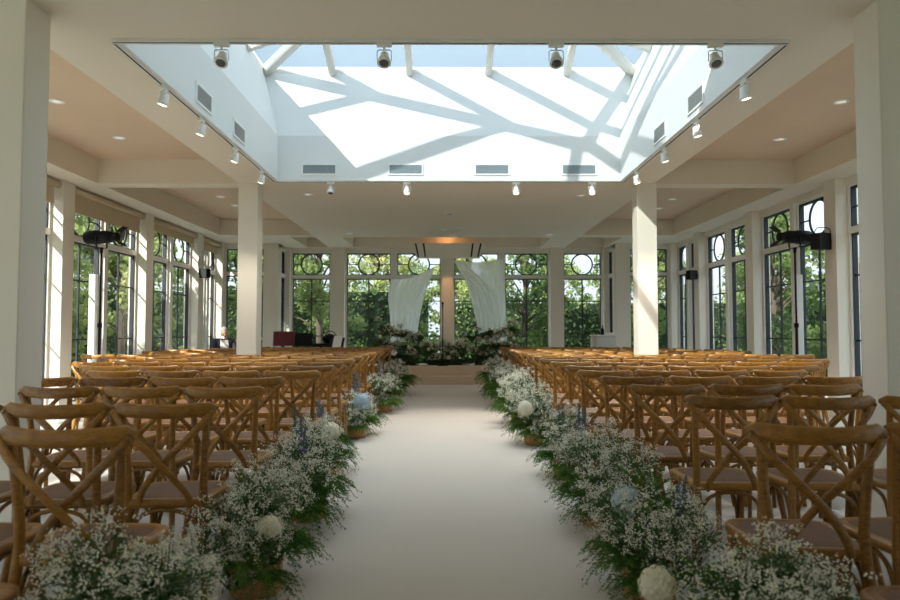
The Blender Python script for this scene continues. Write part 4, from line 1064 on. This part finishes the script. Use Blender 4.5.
tl = [(-14.8,21,2),(-14.8,16,2),(-14.8,11,2),(14.8,21,2),(14.8,16.4,0),(14.8,12,0)]
for i, (x,y,k_) in enumerate(tl): tree(x,y,k_,'far tree beyond the long hedge on the %s, %s from the back' % ('left' if i < 3 else 'right', ORD[i%3]))

# ------------------------------------------------------------------ light
L = Vector((1.0,1.24,-1.1)).normalized()
sun = bpy.data.lights.new('sun','SUN'); sun.energy = 3.3; sun.angle = R(0.6); sun.color = (1.0,0.93,0.82)
so = bpy.data.objects.new('sun', sun); COL.objects.link(so); so.rotation_euler = L.to_track_quat('-Z','Y').to_euler(); so.location = (-10,-12,14)
w = bpy.data.worlds.new('World'); SC.world = w; w.use_nodes = True
nt = w.node_tree; bg = nt.nodes['Background']
# hazy bright sky: brighter overhead than at the horizon, with soft thin cloud
tc = nt.nodes.new('ShaderNodeTexCoord'); sx = nt.nodes.new('ShaderNodeSeparateXYZ'); nt.links.new(tc.outputs['Generated'], sx.inputs[0])
rp = nt.nodes.new('ShaderNodeValToRGB'); e_ = rp.color_ramp.elements
e_[0].position = 0.0; e_[0].color = (0.36,0.39,0.43,1); e_[1].position = 1.0; e_[1].color = (1.75,1.98,2.15,1)
m_ = e_.new(0.22); m_.color = (0.42,0.48,0.55,1); m_ = e_.new(0.55); m_.color = (0.60,0.72,0.83,1)
nz = nt.nodes.new('ShaderNodeTexNoise'); nz.inputs['Scale'].default_value = 2.2; nz.inputs['Detail'].default_value = 6
mp = nt.nodes.new('ShaderNodeMapping'); mp.inputs['Scale'].default_value = (1,1,2.2)
nt.links.new(tc.outputs['Generated'], mp.inputs[0]); nt.links.new(mp.outputs[0], nz.inputs['Vector'])
mr = nt.nodes.new('ShaderNodeMapRange'); mr.inputs['From Min'].default_value = 0.35; mr.inputs['From Max'].default_value = 0.65; mr.inputs['To Min'].default_value = 0.92; mr.inputs['To Max'].default_value = 1.12
nt.links.new(nz.outputs['Fac'], mr.inputs['Value']); nt.links.new(sx.outputs['Z'], rp.inputs['Fac'])
nt.links.new(rp.outputs['Color'], bg.inputs['Color']); nt.links.new(mr.outputs[0], bg.inputs['Strength'])
lamp('header_uplight','POINT',(0.0,17.5,3.52),0.6,(1.0,0.45,0.16),0.05)
lamp('pillar_spot','SPOT',(0.02,16.9,3.25),12,(1.0,0.50,0.22),0.04,(R(38),0,0),R(38))

# ------------------------------------------------------------------ camera
cam = bpy.data.cameras.new('camera'); co = bpy.data.objects.new('camera', cam); COL.objects.link(co); SC.camera = co
cam.sensor_width = 36; cam.lens = 28.0; cam.clip_end = 200; cam.clip_start = 0.05
co.location = (0,0,1.21); co.rotation_euler = (R(90)+math.atan(31/700), 0, -math.atan(3/700))
cam.dof.use_dof = True; cam.dof.focus_distance = 6.5; cam.dof.aperture_fstop = 2.8

vs = SC.view_settings; vs.view_transform = 'Standard'; vs.look = 'None'; vs.gamma = 1.0; vs.use_curve_mapping = False; vs.exposure = 1.62
cy = SC.cycles
cy.max_bounces = 10; cy.diffuse_bounces = 6; cy.glossy_bounces = 4; cy.transmission_bounces = 6; cy.transparent_max_bounces = 32
cy.use_denoising = True; cy.caustics_reflective = False; cy.caustics_refractive = False
cy.sample_clamp_indirect = 6.0
